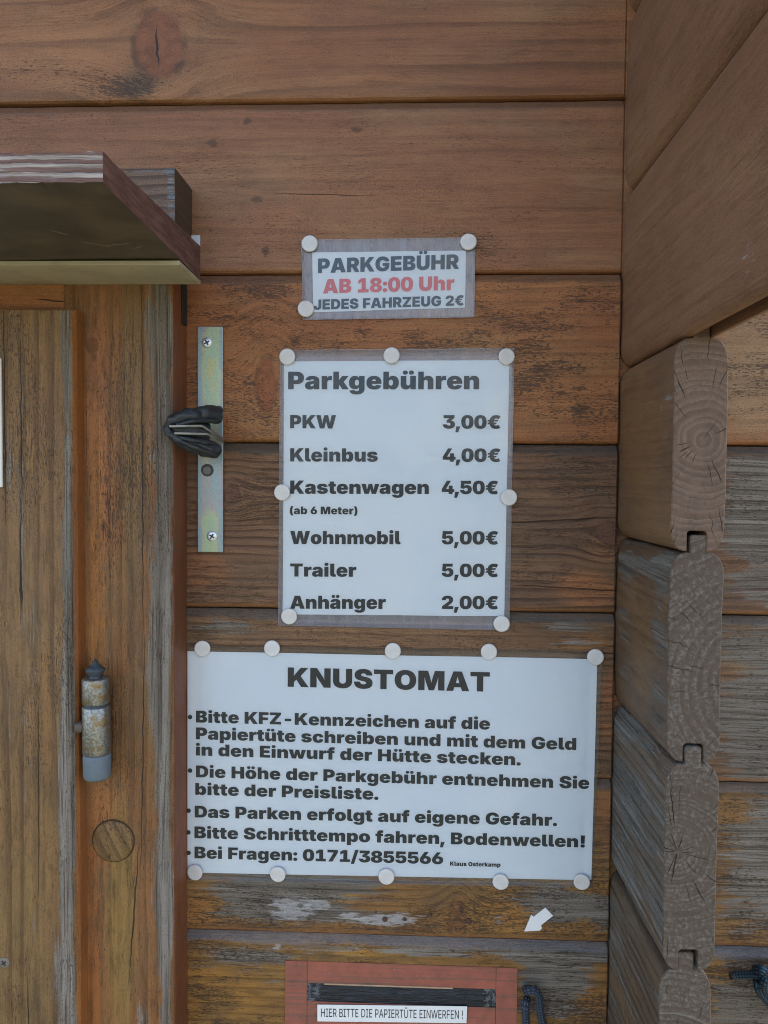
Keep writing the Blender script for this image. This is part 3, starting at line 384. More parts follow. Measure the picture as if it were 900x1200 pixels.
def write(bm, text, p0, p1, cap, Y, font='H', track=0):
    """letters from baseline point p0 to baseline point p1 (world, on the plane y=Y), capitals cap metres tall"""
    F = FONT[font]; pen = 0; shapes = []
    for ch in text:
        if ch == ' ': pen += 250 if font == 'H' else 290; continue
        a, cs = F[ch]; shapes.append((pen, cs)); pen += a + track
    xs = [x + c[i] for x, cs in shapes for c in cs for i in range(0, len(c), 2)]
    x0, x1 = min(xs), max(xs)
    ex = (p1 - p0) / (x1 - x0); ez = Vector((0, 0, 1)) * cap / CAP[font]
    dn = 0
    for x, cs in shapes:
        pol = [[(c[i] + x, c[i + 1]) for i in range(0, len(c), 2)] for c in cs]
        outs = [p for p in pol if area(p) > 0]; holes = [p for p in pol if area(p) <= 0]
        own = {i: [] for i in range(len(outs))}
        for h in holes:
            c = [i for i in range(len(outs)) if inside(h[0], outs[i])]
            if c: own[min(c, key=lambda i: abs(area(outs[i])))].append(h)
        for i, p in enumerate(outs):
            ring = [p] + own[i]; flat = [q for r in ring for q in r]
            tris = tessellate_polygon([[Vector((a, b, 0)) for a, b in r] for r in ring])
            off = Vector((0, Y - .00001 * i - p0.y, 0))
            vv = [bm.verts.new(p0 + ex * (a - x0) + ez * b + off) for a, b in flat]
            for t in tris:
                try: f = bm.faces.new([vv[k] for k in t])
                except ValueError: continue
                f.normal_update()
                if f.normal.y > 0: f.normal_flip()
def line(bm, text, px0, px1, cap_px, Y, font='H'):
    p0 = at(*px0, Y); p1 = at(*px1, Y); dep = (Y - EYE.y)
    write(bm, text, p0, p1, cap_px * dep / 901, Y, font)
def dot(bm, px, py, r_px, Y):
    c = at(px, py, Y); r = r_px * (Y - EYE.y) / 901
    vv = [bm.verts.new(c + Vector((r * math.cos(-k * math.pi / 8), 0, r * math.sin(-k * math.pi / 8)))) for k in range(16)]
    f = bm.faces.new(vv); f.normal_update()
    if f.normal.y > 0: f.normal_flip()
# ------------------------------------------------------------------ ground
GZ = -1.55
n = NT('short_grass_and_gravel'); V = n.objv()
c = n.mix(n.ss(n.noise(V, .8, 5, .6), .42, .6), (.13, .115, .085), (.075, .095, .045))
c = n.mix(n.ss(n.noise(V, 60, 4, .7), .45, .7), c, (.20, .185, .155))
gm_ = n.fin(c, .95, 0, .1)
bm = bmesh.new()
vv = [bm.verts.new((x, y, GZ)) for x, y in ((-400, -400), (400, -400), (400, 400), (-400, 400))]; bm.faces.new(vv)
g = obj('ground', bm, gm_); g['kind'] = 'structure'; g['label'] = 'short grass and gravel in front of the cabin'; g['category'] = 'ground'

# ------------------------------------------------------------------ cabin
def pz(px, py, Y=0.0):
    p = at(px, py, Y); return p.x, p.z
cabin = thing('log_cabin', (-.45, .9, GZ), 'brown weathered timber cabin wall with interlocking corner logs behind all the paper notices', 'cabin')
PITCHZ = .115
A0, B0 = (.37, .135, .05), (.25, .092, .036)
def K(px, py, ra, rb): x, z = pz(px, py); return (x, z, ra, rb)
def Bl(px, py, rx, ry, *k): x, z = pz(px, py); return (x, z, rx / 1730, ry / 1730, *k)
spec = {
 # plank k has its top edge at .2572 - .115 k
 -1: dict(botk=.35, A=(.325, .142, .055), B=(.27, .112, .045), patina=.28, tan_amt=.35, freq=72, lines=.5, wobble=.035, specks=.3, seed=11, knots=[K(186, 52, .017, .024)],
          cracks=[(*pz(184, 55), .030, .0008, 1.62)], speck_at=[Bl(150, 105, 45, 14, 1.0), Bl(60, 90, 120, 18, .55)],
          stains=[Bl(160, 95, 25, 22, (.12, .075, .04), .8), Bl(60, 60, 170, 40, (.40, .19, .08), .5)], rough=.5, grey=-.95),
 0: dict(botk=.15, A=(.315, .138, .060), B=(.27, .112, .050), patina=.30, tan=(.32, .19, .09), tan_amt=.45, freq=95, lines=.22, wobble=.02, specks=.45, seed=23, grey=-1.0, rough=.5,
         topc=(.16, .085, .05), speck_at=[Bl(300, 235, 130, 40, .22), Bl(560, 290, 30, 14, .7)],
         spots=[Bl(249, 167, 7, 7), Bl(301, 234, 9, 5), Bl(311, 294, 6, 9), Bl(290, 142, 7, 5), Bl(418, 152, 10, 4)],
         cracks=[(*pz(380, 228), .07, .00022, -.03)]),
 1: dict(botk=.45, A=(.375, .152, .052), B=(.315, .116, .042), patina=.32, tan=(.36, .21, .085), tan_amt=.5, freq=120, lines=.35, specks=.95, seed=36, grey=-.75, topc=(.16, .085, .05),
         speck_at=[Bl(290, 390, 45, 38, .55), Bl(270, 340, 45, 14, .45), Bl(640, 460, 50, 40, .5), Bl(600, 400, 40, 18, .4), Bl(470, 395, 120, 14, .3)],
         knots=[K(312, 452, .007, .02)], spots=[Bl(345, 400, 8, 6), Bl(680, 478, 12, 7), Bl(628, 434, 10, 4)],
         stains=[Bl(880, 440, 60, 90, (.33, .22, .12), .8), Bl(250, 500, 26, 24, (.36, .12, .04), .7)]),
 2: dict(A=(.20, .098, .050), B=(.15, .078, .043), tan=(.22, .13, .065), tan_amt=.4, freq=190, lines=.85, wobble=.045, specks=.7, seed=47, grey=-.30, patina=.6, checks=.8, topc=(.085, .075, .062),
         knots=[K(712, 624, .009, .009), K(272, 580, .006, .007)],
         stains=[Bl(690, 690, 40, 28, (.36, .145, .055), .9), Bl(240, 665, 30, 30, (.30, .12, .045), .6), Bl(710, 640, 22, 26, (.34, .15, .06), .5)],
         greys=[Bl(900, 620, 60, 85, 1.15), Bl(690, 565, 30, 30, .35), Bl(300, 610, 50, 22, .1), Bl(880, 560, 40, 30, .4)], bump=.5, grime=.3,
         cracks=[(*pz(650, 610), .12, .0003, .06), (*pz(680, 690), .09, .0003, -.05)]),
 3: dict(A=(.23, .12, .06), B=(.17, .09, .047), tan=(.26, .16, .075), tan_amt=.4, freq=180, lines=.75, specks=.7, seed=58, grey=-.25, patina=.6, checks=.8, topc=(.11, .10, .085),
         greys=[Bl(900, 770, 60, 50, .75), Bl(900, 870, 65, 70, 1.2), Bl(660, 735, 40, 14, .7), Bl(270, 735, 60, 12, .5)], bump=.5, grime=.3,
         stains=[Bl(690, 755, 40, 14, (.34, .16, .06), .7), Bl(715, 830, 14, 50, (.33, .13, .05), .8), Bl(880, 770, 40, 22, (.33, .215, .11), .6)]),
 4: dict(A=(.31, .155, .045), B=(.23, .11, .036), tan=(.30, .18, .07), tan_amt=.45, freq=170, lines=.6, specks=1.0, seed=69, grey=-.26, patina=.8, checks=.8, topc=(.12, .11, .10),
         greys=[Bl(320, 1052, 75, 34, 1.4), Bl(420, 1038, 60, 12, .7), Bl(655, 1060, 42, 30, 1.0), Bl(708, 1075, 14, 22, 1.0), Bl(450, 1078, 60, 14, .6), Bl(900, 1010, 70, 110, 1.0)],
         stains=[Bl(235, 1070, 22, 24, (.37, .16, .04), .8), Bl(570, 1075, 60, 24, (.38, .18, .04), .8), Bl(395, 1050, 30, 18, (.38, .19, .05), .6), Bl(715, 960, 16, 60, (.33, .14, .06), .8)],
         white=[Bl(342, 1066, 36, 20, 1.15), Bl(455, 1078, 52, 12, 1.1), Bl(372, 1060, 22, 10, 1.1), Bl(585, 1078, 12, 10, .9), Bl(410, 1074, 30, 8, .9)],
         spots=[Bl(451, 1077, 5, 5), Bl(474, 1077, 5, 3), Bl(504, 1072, 3, 3), Bl(440, 1069, 3, 3), Bl(352, 1062, 5, 4), Bl(540, 1066, 4, 10)],
         knots=[K(536, 1080, .006, .016)], bump=.5),
 5: dict(A=(.33, .165, .040), B=(.25, .12, .034), tan=(.28, .17, .06), tan_amt=.4, freq=150, lines=.6, specks=1.1, seed=74, grey=-.22, patina=.8, checks=.9, topc=(.21, .20, .205),
         greys=[Bl(648, 1150, 40, 45, 1.2), Bl(690, 1120, 70, 12, .9), Bl(300, 1122, 60, 12, .6), Bl(900, 1165, 70, 60, 1.1), Bl(520, 1117, 120, 9, .8)],
         stains=[Bl(255, 1160, 60, 60, (.36, .175, .035), .7), Bl(700, 1165, 28, 36, (.35, .16, .045), .8), Bl(430, 1117, 60, 5, (.42, .21, .04), .9)],
         white=[Bl(325, 1110, 10, 8, .9), Bl(300, 1135, 20, 6, .5)], bump=.5, grime=.15),
}
gen = [dict(seed=91 + i, specks=.4, grey=-.55 + .1 * i, freq=120 + 20 * i) for i in range(3)]
prof_rel = [(.028, .0), (.004, .0), (.0017, .0006), (.0004, .0018), (0, .0036), (0, PITCHZ - .0062), (.0007, PITCHZ - .0048), (.0036, PITCHZ - .0008),
            (.010, PITCHZ - .0005), (.0102, PITCHZ + .006), (.020, PITCHZ + .006), (.0202, PITCHZ - .0005), (.028, PITCHZ - .0005)]
WX0, WX1 = -1.15, .285
for k in range(-6, 16):
    zt = .2572 - PITCHZ * k; zb = zt - PITCHZ
    if zb < GZ - .06: break
    kw = dict(spec.get(k, gen[k % 3])); kw.setdefault('topc', (.15, .14, .13))
    mat = wood('plank_wood', 'x', top=zt, bottom=zb, **kw)
    vis = k in spec
    bm, e0, e1 = prism([(y, z + zb) for y, z in prof_rel], 'x', WX0, WX1, 260 if vis else 30, .0004, k, 40, 0, (.1364, .1371, .1377, .1384, .1430, .1470, .1498) if vis else ())
    for v in bm.verts:      # the boards stop a hair short of the crossing logs
        if vis and v.co.y < .007:
            if .1375 < v.co.x < .1500: v.co.y += .005 if k > 0 else .0012
            elif .1368 < v.co.x <= .1375: v.co.y += .0006
    under(obj('wall_plank', bm, mat, cabin), cabin)

# logs of the cross wall, crossing the front wall at its right end
LX0, LT = .1385, .0285
seams = [.0795 + .1162 * 3, .0795 + .1162 * 2, .0795 + .1162, .0795, -.0355, -.1510, -.2665]
while seams[-1] > GZ: seams.append(seams[-1] - .1155)
def log_profile(z0, z1):
    c = LX0 + LT / 2 + .0006 * math.sin(z0 * 70); dg = .0007 * math.sin(z0 * 91); a = .0066; g_ = .0053; t_ = .0044; r = LT / 2 - a; h = .0125
    p = []
    p += [(c - a, z0), (c - g_, z0), (c - g_, z0 + .0097 + dg), (c - g_ + .0012, z0 + .0108 + dg), (c + g_ - .0012, z0 + .0108 + dg), (c + g_, z0 + .0097 + dg), (c + g_, z0), (c + a, z0)]
    for i in range(1, 9): t = i / 8 * math.pi / 2; p.append((c + a + r * math.sin(t), z0 + h * (1 - math.cos(t))))
    p += [(LX0 + LT, z0 + (z1 - z0) * f) for f in (.25, .4, .55, .7)]
    for i in range(0, 9): t = i / 8 * math.pi / 2; p.append((c + a + r * math.cos(t), z1 - .0010 - h * (1 - math.sin(t))))
    p += [(c + t_, z1 - .0010), (c + t_, z1 + .0078), (c + t_ - .001, z1 + .0086), (c - t_ + .001, z1 + .0086), (c - t_, z1 + .0078), (c - t_, z1 - .0010)]
    for i in range(0, 9): t = math.pi / 2 - i / 8 * math.pi / 2; p.append((c - a - r * math.cos(t), z1 - .0010 - h * (1 - math.sin(t))))
    p += [(LX0, z0 + (z1 - z0) * f) for f in (.7, .55, .4, .25)]
    for i in range(0, 8): t = math.pi / 2 - i / 8 * math.pi / 2; p.append((c - a - r * math.sin(t), z0 + h * (1 - math.cos(t))))
    return p
log_spec = [  # side wood, pith of the end grain (x, height above the log's bottom), protrusion
    dict(A=(.26, .135, .075), B=(.22, .108, .06), grey=-1., lines=.12, specks=.15, checks=.05), dict(A=(.26, .135, .075), B=(.22, .108, .06), grey=-1., lines=.12, specks=.15, checks=.05),
    dict(A=(.26, .140, .080), B=(.225, .115, .066), grey=-.9, lines=.10, specks=.15, tan_amt=.2, rough=.5, seed=5, checks=.05, greys=[(-.202, .098, .014, .016, .8)], white=[(-.196, .096, .014, .012, .6)]),
    dict(A=(.19, .112, .060), B=(.155, .088, .048), grey=-.7, lines=.12, specks=.3, tan_amt=.3, seed=6, checks=.05, white=[(-.06, .04, .006, .006, .55), (-.075, -.005, .004, .008, .55), (-.085, .045, .003, .012, .55), (-.05, .062, .008, .003, .5)], greys=[(-.098, .06, .012, .05, .7), (-.085, .02, .012, .025, .6)], stains=[(-.045, .03, .05, .04, (.22, .12, .045), .6)]),
    dict(A=(.17, .105, .060), B=(.13, .08, .05), grey=-.3, checks=.15, patina=.6, white=[(-.06, -.06, .008, .010, .5)], lines=.3, specks=.3, tan_amt=.3, seed=7, greys=[(-.09, -.09, .02, .06, .7), (-.02, -.09, .02, .06, .5), (-.06, -.05, .06, .012, .5)], stains=[(-.06, -.10, .022, .035, (.21, .12, .05), .7)], greyc=((.10, .095, .08), (.215, .205, .185))),
    dict(A=(.17, .12, .075), B=(.13, .095, .065), grey=.35, lines=.9, freq=150, specks=.4, seed=8, greyc=((.115, .115, .105), (.245, .245, .23)), bump=.8),
    dict(A=(.17, .12, .075), B=(.13, .095, .065), grey=.15, lines=.9, freq=150, specks=.4, seed=9, greyc=((.115, .112, .10), (.24, .235, .215)), bump=.8),
]
piths = [(.014, .05), (.014, .05), (.014, .05), (.0155, .060), (.052, .042), (.007, .066), (.004, .05)]
prot = [.42, .36, .31, .2065, .106, .106, .106]
prot = [.42, .32, .224, .106, .106, .106, .106]
for i in range(len(seams) - 1):
    z1, z0 = seams[i], seams[i + 1]
    # seams[3] = top of the uppermost short log
    j = min(i, 6)
    pr = prot[j] + (0, .0012, -.0008, .0006)[i % 4]
    kw = dict(log_spec[j]); kw.setdefault('seed', 14 + i)
    side = wood('log_wood', 'y', **kw)
    px_, pzz = piths[j]
    eg = endgrain('log_end_grain', (LX0 + px_, z0 + pzz), i + 2, ringw=(.0036, .0036, .0036, .0042, .0052, .0036, .004)[j],
                  c1=(.19, .124, .088) if j <= 3 else (.112, .085, .064), grey=.2 if j <= 3 else .5)
    bm, e0, e1 = prism(log_profile(z0, z1), 'y', -pr, .9 if i < 9 else .3, 60, .0003, i + 40, 45, .0006)
    e0.material_index = 1
    for e in e0.edges:
        for f in e.link_faces: f.material_index = 1
    bmesh.ops.triangulate(bm, faces=[e0, e1], ngon_method='EAR_CLIP')
    under(obj('corner_log', bm, [side, eg], cabin), cabin)

# rest of the hut: it closes the room behind the wall and carries the roof that shades it
mw = wood('rear_wood', 'x', seed=70, specks=.3)
for nm, a in (('rear_wall', (-1.15, .167, 1.86, 1.90, GZ, .93)), ('side_wall', (-1.15, -1.11, .029, 1.86, GZ, .93))):
    bm = bmesh.new(); box(bm, *a); under(obj(nm, bm, mw, cabin), cabin)
bm = bmesh.new(); box(bm, LX0, LX0 + LT, .9, 1.86, GZ, .93); under(obj('side_wall', bm, mw, cabin), cabin)
bm = bmesh.new(); hull8(bm, [(-1.3, -.40, 1.00), (.5, -.40, 1.00), (.5, -.40, 1.05), (-1.3, -.40, 1.05), (-1.3, 2.1, 1.30), (.5, 2.1, 1.30), (.5, 2.1, 1.35), (-1.3, 2.1, 1.35)])
under(obj('roof', bm, plain('roofing_felt', (.06, .06, .06), .9), cabin), cabin)

# ---- window frame round the hatch
YC, YP = -.0294, -.0435
zmid = -.35
post_m = wood('frame_post_wood', 'z', seed=3, A=(.30, .13, .045), B=(.24, .105, .036), tan=(.22, .15, .07), tan_amt=.55, freq=130, lines=.45, wobble=.012, specks=.55, grey=-.42, patina=.6, bump=.5,
    greys=[(.06, -.163, .10, .0055, 1.15), (-.12, -.164, .2, .006, .85), (-.33, -.164, .1, .006, .95), (-.11, -.170, .10, .009, .75), (.02, -.176, .05, .006, .35), (.105, -.168, .03, .012, .8), (-.28, -.168, .03, .009, .6), (-.36, -.178, .05, .006, .5)],
    stains=[(.03, -.207, .10, .009, (.37, .145, .055), .9), (-.10, -.209, .16, .007, (.38, .155, .04), .9), (-.23, -.204, .035, .013, (.37, .145, .045), .9), (-.32, -.213, .12, .005, (.36, .13, .035), .9),
            (.03, -.183, .14, .012, (.20, .135, .06), .6), (-.30, -.195, .09, .012, (.28, .175, .05), .7)],
    grime=.35, speck_at=[(-.155, -.208, .045, .012, .9), (.02, -.183, .06, .014, .5), (-.02, -.200, .04, .008, .25)], knots=[(.088, -.2105, .005, .004)],
    spots=[(.0, -.202, .004, .002), (-.03, -.204, .006, .002), (-.035, -.200, .004, .0015), (.08, -.2095, .004, .0025)],
    cracks=[(.0, -.178, .26, .0003, .0), (-.18, -.1785, .16, .0003, .02), (-.29, -.185, .10, .0004, .08)])
side_m = wood('frame_side_wood', 'z', seed=4, A=(.25, .085, .036), B=(.19, .07, .033), tan_amt=.1, freq=60, lines=.2, specks=.25, grey=-1.0)
side_o = wood('frame_edge_wood', 'z', seed=5, A=(.37, .14, .038), B=(.28, .10, .03), tan_amt=.1, freq=60, lines=.2, specks=.25, grey=-1.0)
pp = [(-.2295, 0), (-.2295, YC), (-.1592, YC), (-.1580, YC + .0012), (-.1575, YC + .003), (-.1575, -.0002)]
bm, e0, e1 = prism(pp, 'z', -1.05, .1502, 200, .0005, 3, 35)
for f in bm.faces:
    if f.normal.x > .8: f.material_index = 1
under(obj('frame_post', bm, [post_m, side_m], cabin), cabin)
rail_m = wood('frame_rail_wood', 'x', seed=8, A=(.40, .16, .05), B=(.32, .12, .04), tan_amt=.2, specks=.2, lines=.4, freq=90, grey=-.9, cracks=[(*pz(62, 352, YC), .03, .0004, -.1)])
bm, e0, e1 = prism([(-.0002, .104), (YC + .0004, .104), (YC + .0004, .150), (-.0002, .150)], 'x', -.62, -.2297, 60, .0003, 6, 35)
under(obj('frame_rail', bm, rail_m, cabin), cabin)
# hatch shutter: a thick board with rounded arrises
sh_m = wood('shutter_wood', 'z', seed=13, A=(.27, .155, .07), B=(.21, .115, .052), tan=(.30, .17, .06), tan_amt=.5, freq=95, lines=.6, wobble=.012, specks=.7, grey=-.25, patina=.6, bump=.6,
    greyc=((.15, .13, .105), (.36, .325, .285)),
    greys=[(.09, -.2225, .03, .0035, 1.1), (-.02, -.2215, .10, .0032, .95), (-.12, -.222, .08, .0045, 1.1), (-.20, -.2235, .06, .006, 1.25), (-.29, -.224, .07, .005, 1.15), (-.36, -.2235, .04, .004, .8), (-.10, -.245, .10, .004, .35), (.0, -.266, .2, .012, .2), (-.05, -.2515, .09, .0016, .7)],
    stains=[(-.33, -.255, .10, .022, (.26, .155, .055), .6), (-.14, -.237, .06, .006, (.30, .15, .05), .6), (.02, -.238, .1, .01, (.29, .15, .06), .5)],
    cracks=[(.03, -.2512, .12, .0003, .0), (-.05, -.2525, .09, .0004, .01), (-.07, -.2523, .03, .0007, .0), (.05, -.262, .16, .00025, .0), (-.12, -.268, .15, .0003, .0), (-.2, -.242, .14, .00025, .01), (-.36, -.250, .08, .0003, -.02)], grime=.25)
pp = [(-.62, YC), (-.62, YP), (-.2205, YP), (-.2181, YP + .0011), (-.2166, YP + .0038), (-.2163, YC + .0002)]
bm, e0, e1 = prism(pp, 'z', -1.0, .1105, 170, .0005, 8, 35)
tz = max(v.co.z for v in bm.verts)
for v in e1.verts:                                # rounded top arris and corner
    if v.co.y < YP + .002: v.co.z -= .003
    if v.co.x > -.2185 and v.co.y > YP + .002: v.co.z -= .002
for f in bm.faces:
    if f.normal.x > .75 or f.normal.z > .9: f.material_index = 1
shutter = under(obj('hatch_shutter', bm, [sh_m, side_o], cabin), cabin)

# plug that fills an old hole in the post
pc = at(133, 985, YC)
bm = bmesh.new(); lathe(bm, (pc.x, YC, pc.z), [(.0149, .0008), (.0149, .0012), (.0141, .0012), (.0141, .0008)], 40, 'y')
plugm = wood('plug_wood', 'z', seed=77, A=(.27, .155, .055), B=(.20, .115, .042), freq=120, lines=.5, specks=.9, grey=-.3)
ring = bmesh.new(); lathe(ring, (pc.x, YC, pc.z), [(.0145, -.0006), (.0145, .0003), (.0143, .0004)], 44, 'y')
plug = under(obj('wooden_plug', ring, plain('plug_gap', (.06, .04, .024), .9, 0, .2, .6, 300), cabin), cabin)
bm = bmesh.new(); lathe(bm, (0, 0, 0), [(.0138, -.0006), (.0138, .0011), (.0130, .0016), (.006, .0018)], 40, 'y')
po = obj('plug_face', bm, plugm, plug); po.location = (pc.x, YC, pc.z); po.rotation_euler = (0, math.radians(-27), 0)

# small black sealing strip on the post's side, just under the awning
bm = bmesh.new(); box(bm, -.1574, -.1560, -.0125, -.0035, .1055, .140); bevel(bm, .0004)
under(obj('sealing_strip', bm, plain('black_rubber', (.018, .016, .015), .7), cabin), cabin)

# ---- batten and awning over the hatch
bat_m = wood('batten_wood', 'x', seed=31, A=(.20, .125, .085), B=(.15, .10, .07), freq=150, lines=.7, specks=.4, grey=-.3, greyc=((.13, .14, .14), (.30, .33, .35)), greys=[(-.156, .185, .004, .02, .7), (-.18, .196, .03, .003, .5)])
bat_s = endgrain('batten_end', (-.15, .16), 4, c1=(.12, .08, .055), grey=.1)
bm, e0, e1 = prism([(-.0002, .1615), (-.0375, .1615), (-.0385, .1965), (-.0375, .1980), (-.0002, .1985)], 'x', -.72, -.1535, 60, .0004, 9, 40)
e1.material_index = 1
under(obj('batten', bm, [bat_m, bat_s], cabin), cabin)
AX = -.1395; AF = -.1856; AB = -.0297
nply = NT('plywood_edge'); o = nply.obj()
vz = nply.ma(nply.sub(nply.noise(nply.vec(nply.mul(o[0], 14), nply.mul(o[2], 60), 0.), 1, 4, .65), .5), 0.0038, o[2])
ph = nply.m('FRACT', nply.mul(vz, 1 / .0040)); dk = nply.ss(nply.noise(nply.vec(nply.mul(o[0], 25), nply.mul(o[2], 900), 0.), 1, 3, .6), .35, .7)
c = nply.mix(nply.ss(ph, .45, .6), (.24, .15, .135), (.46, .41, .38)); c = nply.mix(nply.mul(dk, .6), c, (.13, .08, .072))
c = nply.mix(nply.ss(ph, .06, .0), c, (.02, .013, .012)); c = nply.mix(nply.ss(nply.noise(nply.vec(nply.mul(o[0], 40), nply.mul(o[2], 300), 2.), 1, 4, .7), .58, .72), c, (.34, .31, .30))
nply.bump(nply.sub(ph, dk), .7, .0012); nply.fin(c, .85, 0, .2)
nsd = NT('stained_plywood_side'); o = nsd.obj()
f_ = nsd.noise(nsd.vec(nsd.mul(o[0], 300), nsd.mul(o[1], 40), nsd.mul(o[2], 350)), 1, 4, .65)
c = nsd.mix(nsd.ss(f_, .35, .7), (.105, .052, .045), (.20, .112, .095)); c = nsd.mix(nsd.ss(nsd.noise(nsd.objv(), 420, 3, .7), .62, .75), c, (.22, .16, .14))
nsd.bump(f_, .5, .001); nsd.fin(c, .8, 0, .25)
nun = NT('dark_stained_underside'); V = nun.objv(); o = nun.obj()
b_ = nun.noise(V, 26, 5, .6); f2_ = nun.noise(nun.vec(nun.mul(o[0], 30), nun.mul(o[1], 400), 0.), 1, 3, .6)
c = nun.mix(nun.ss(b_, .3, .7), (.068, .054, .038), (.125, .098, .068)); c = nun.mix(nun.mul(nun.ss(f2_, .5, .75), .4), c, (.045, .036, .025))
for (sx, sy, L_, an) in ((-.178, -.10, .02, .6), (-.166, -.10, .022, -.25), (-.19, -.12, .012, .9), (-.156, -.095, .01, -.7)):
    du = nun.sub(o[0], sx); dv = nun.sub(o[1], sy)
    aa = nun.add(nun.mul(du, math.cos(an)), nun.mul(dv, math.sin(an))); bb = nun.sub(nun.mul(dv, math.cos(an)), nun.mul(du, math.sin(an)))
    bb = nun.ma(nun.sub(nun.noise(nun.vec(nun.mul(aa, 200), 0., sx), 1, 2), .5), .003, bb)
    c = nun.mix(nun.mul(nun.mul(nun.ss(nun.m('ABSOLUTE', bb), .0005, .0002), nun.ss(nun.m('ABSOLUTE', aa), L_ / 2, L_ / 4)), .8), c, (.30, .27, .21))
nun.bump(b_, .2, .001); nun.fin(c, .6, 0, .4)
bm = bmesh.new()
nx, ny = 160, 30
def aw_pt(x, y, s):    # s 0 underside, 1 top
    t = (y - AF) / (AB - AF)
    lo = .1315 + (.1297 - .1315) * t; hi = .1447 + (.1508 - .1447) * t
    ragged = (mn.noise(Vector((x * 60, s * 9, 1))) * .0026 + mn.noise(Vector((x * 260, s * 5, 4))) * .0016 + mn.noise(Vector((x * 700, s * 5, 4))) * .0004) if y < AF + .006 else 0
    sag = (mn.noise(Vector((x * 9, 3, s))) * .0012)
    return Vector((x, y + ragged * .6, (hi if s else lo) + ragged * (1 if s else .5) + sag))
grid = {}
xs_ = [-.62 + (AX + .62) * i / nx for i in range(nx + 1)]; ys_ = [AF + (AB - AF) * j / ny for j in range(ny + 1)]
for s in (0, 1):
    for i, x in enumerate(xs_):
        for j, y in enumerate(ys_): grid[s, i, j] = bm.verts.new(aw_pt(x, y, s))
for i in range(nx):
    for j in range(ny):
        a = [(i, j), (i + 1, j), (i + 1, j + 1), (i, j + 1)]
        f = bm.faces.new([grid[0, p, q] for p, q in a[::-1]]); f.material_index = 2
        f = bm.faces.new([grid[1, p, q] for p, q in a]); f.material_index = 1
for i in range(nx):
    f = bm.faces.new((grid[0, i, 0], grid[0, i + 1, 0], grid[1, i + 1, 0], grid[1, i, 0])); f.material_index = 0
    f = bm.faces.new((grid[0, i, ny], grid[1, i, ny], grid[1, i + 1, ny], grid[0, i + 1, ny])); f.material_index = 1
for j in range(ny):
    f = bm.faces.new((grid[0, nx, j], grid[0, nx, j + 1], grid[1, nx, j + 1], grid[1, nx, j])); f.material_index = 1
    f = bm.faces.new((grid[0, 0, j], grid[1, 0, j], grid[1, 0, j + 1], grid[0, 0, j + 1])); f.material_index = 1
bmesh.ops.recalc_face_normals(bm, faces=bm.faces[:])
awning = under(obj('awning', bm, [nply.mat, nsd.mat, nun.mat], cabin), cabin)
nst = NT('cream_painted_strip'); o = nst.obj(); V = nst.objv()
c = nst.mix(nst.ss(nst.noise(V, 30, 5, .6), .4, .65), (.44, .40, .28), (.35, .315, .215)); c = nst.mix(nst.ss(nst.noise(nst.vec(nst.mul(o[0], 40), nst.mul(o[1], 260), 0.), 1, 4, .7), .63, .72), c, (.22, .18, .10))
nst.fin(c, .5, 0, .4)
bm = bmesh.new(); box(bm, -.615, AX + .0002, -.0745, AB, .1270, .1296); bevel(bm, .0003, 1)
st = obj('trim_strip', bm, nst.mat, awning)
bm = bmesh.new(); box(bm, -.1560, -.1476, -.0018, -.0004, .1595, .1672)
obj('bracket_plate', bm, plain('pale_zinc', (.62, .66, .70), .4, .3), awning)
for o_ in (st,): pass

# ---- barrel hinge on the post
HY = -.0425
def hz(py): return at(113, py, HY).z
hinge_c = at(113, 850, HY)
ng_ = NT('galvanised_steel'); V = ng_.objv(); o = ng_.obj()
sp_ = ng_.noise(V, 700, 3, .7); bl = ng_.noise(V, 120, 4, .6)
c = ng_.mix(ng_.ss(sp_, .35, .65), (.17, .18, .18), (.36, .37, .365)); c = ng_.mix(ng_.mul(ng_.ss(bl, .48, .62), .8), c, (.26, .17, .05))
c = ng_.mix(ng_.ss(o[2], at(113, 817, HY).z + .001, at(113, 821, HY).z), c, ng_.mix(sp_, (.34, .16, .035), (.42, .29, .08)))
c = ng_.mix(ng_.mul(ng_.ss(ng_.noise(V, 200, 3, .6), .62, .72), .8), c, (.16, .06, .035))
ng_.bump(sp_, .35, .0005); ng_.fin(c, ng_.ss(bl, .3, .7, .32, .5), .85, .5)
dgm = plain('dark_grey_steel', (.05, .065, .08), .5, .3, .5, .35, 300, .4)
gpm = plain('grey_plastic_cap', (.13, .165, .195), .55, 0, .4, .2, 160, .2)
hinge = bpy.data.objects.new('hinge', None); COL.objects.link(hinge); hinge.location = hinge_c; under(hinge, cabin)
def hpart(name, prof, mat):
    bm = bmesh.new(); lathe(bm, (0, 0, 0), [(r, z - hinge_c.z) for r, z in prof], 36)
    o_ = obj(name, bm, mat, hinge); o_.rotation_euler = (0, math.radians(-.6), 0); return o_
hpart('finial', [(.0006, hz(772)), (.0014, hz(777)), (.0040, hz(781)), (.0061, hz(784)), (.0060, hz(786)), (.0043, hz(791)), (.0042, hz(793)), (.0052, hz(795)), (.0052, hz(800))], dgm)
hpart('knuckle', [(.0040, hz(793.5)), (.0080, hz(794)), (.0085, hz(795.5)), (.0086, hz(823)), (.0080, hz(824.5)), (.003, hz(824.6))], ng_.mat)
hpart('bushing', [(.0079, hz(824)), (.0082, hz(828))], dgm)
hpart('knuckle', [(.003, hz(826.4)), (.0082, hz(826.5)), (.0087, hz(828)), (.0088, hz(881)), (.0083, hz(882.5)), (.003, hz(882.6))], ng_.mat)
hpart('hinge_cap', [(.0078, hz(882)), (.0085, hz(884)), (.0087, hz(886)), (.0086, hz(908)), (.0078, hz(911)), (.004, hz(911.4))], gpm)
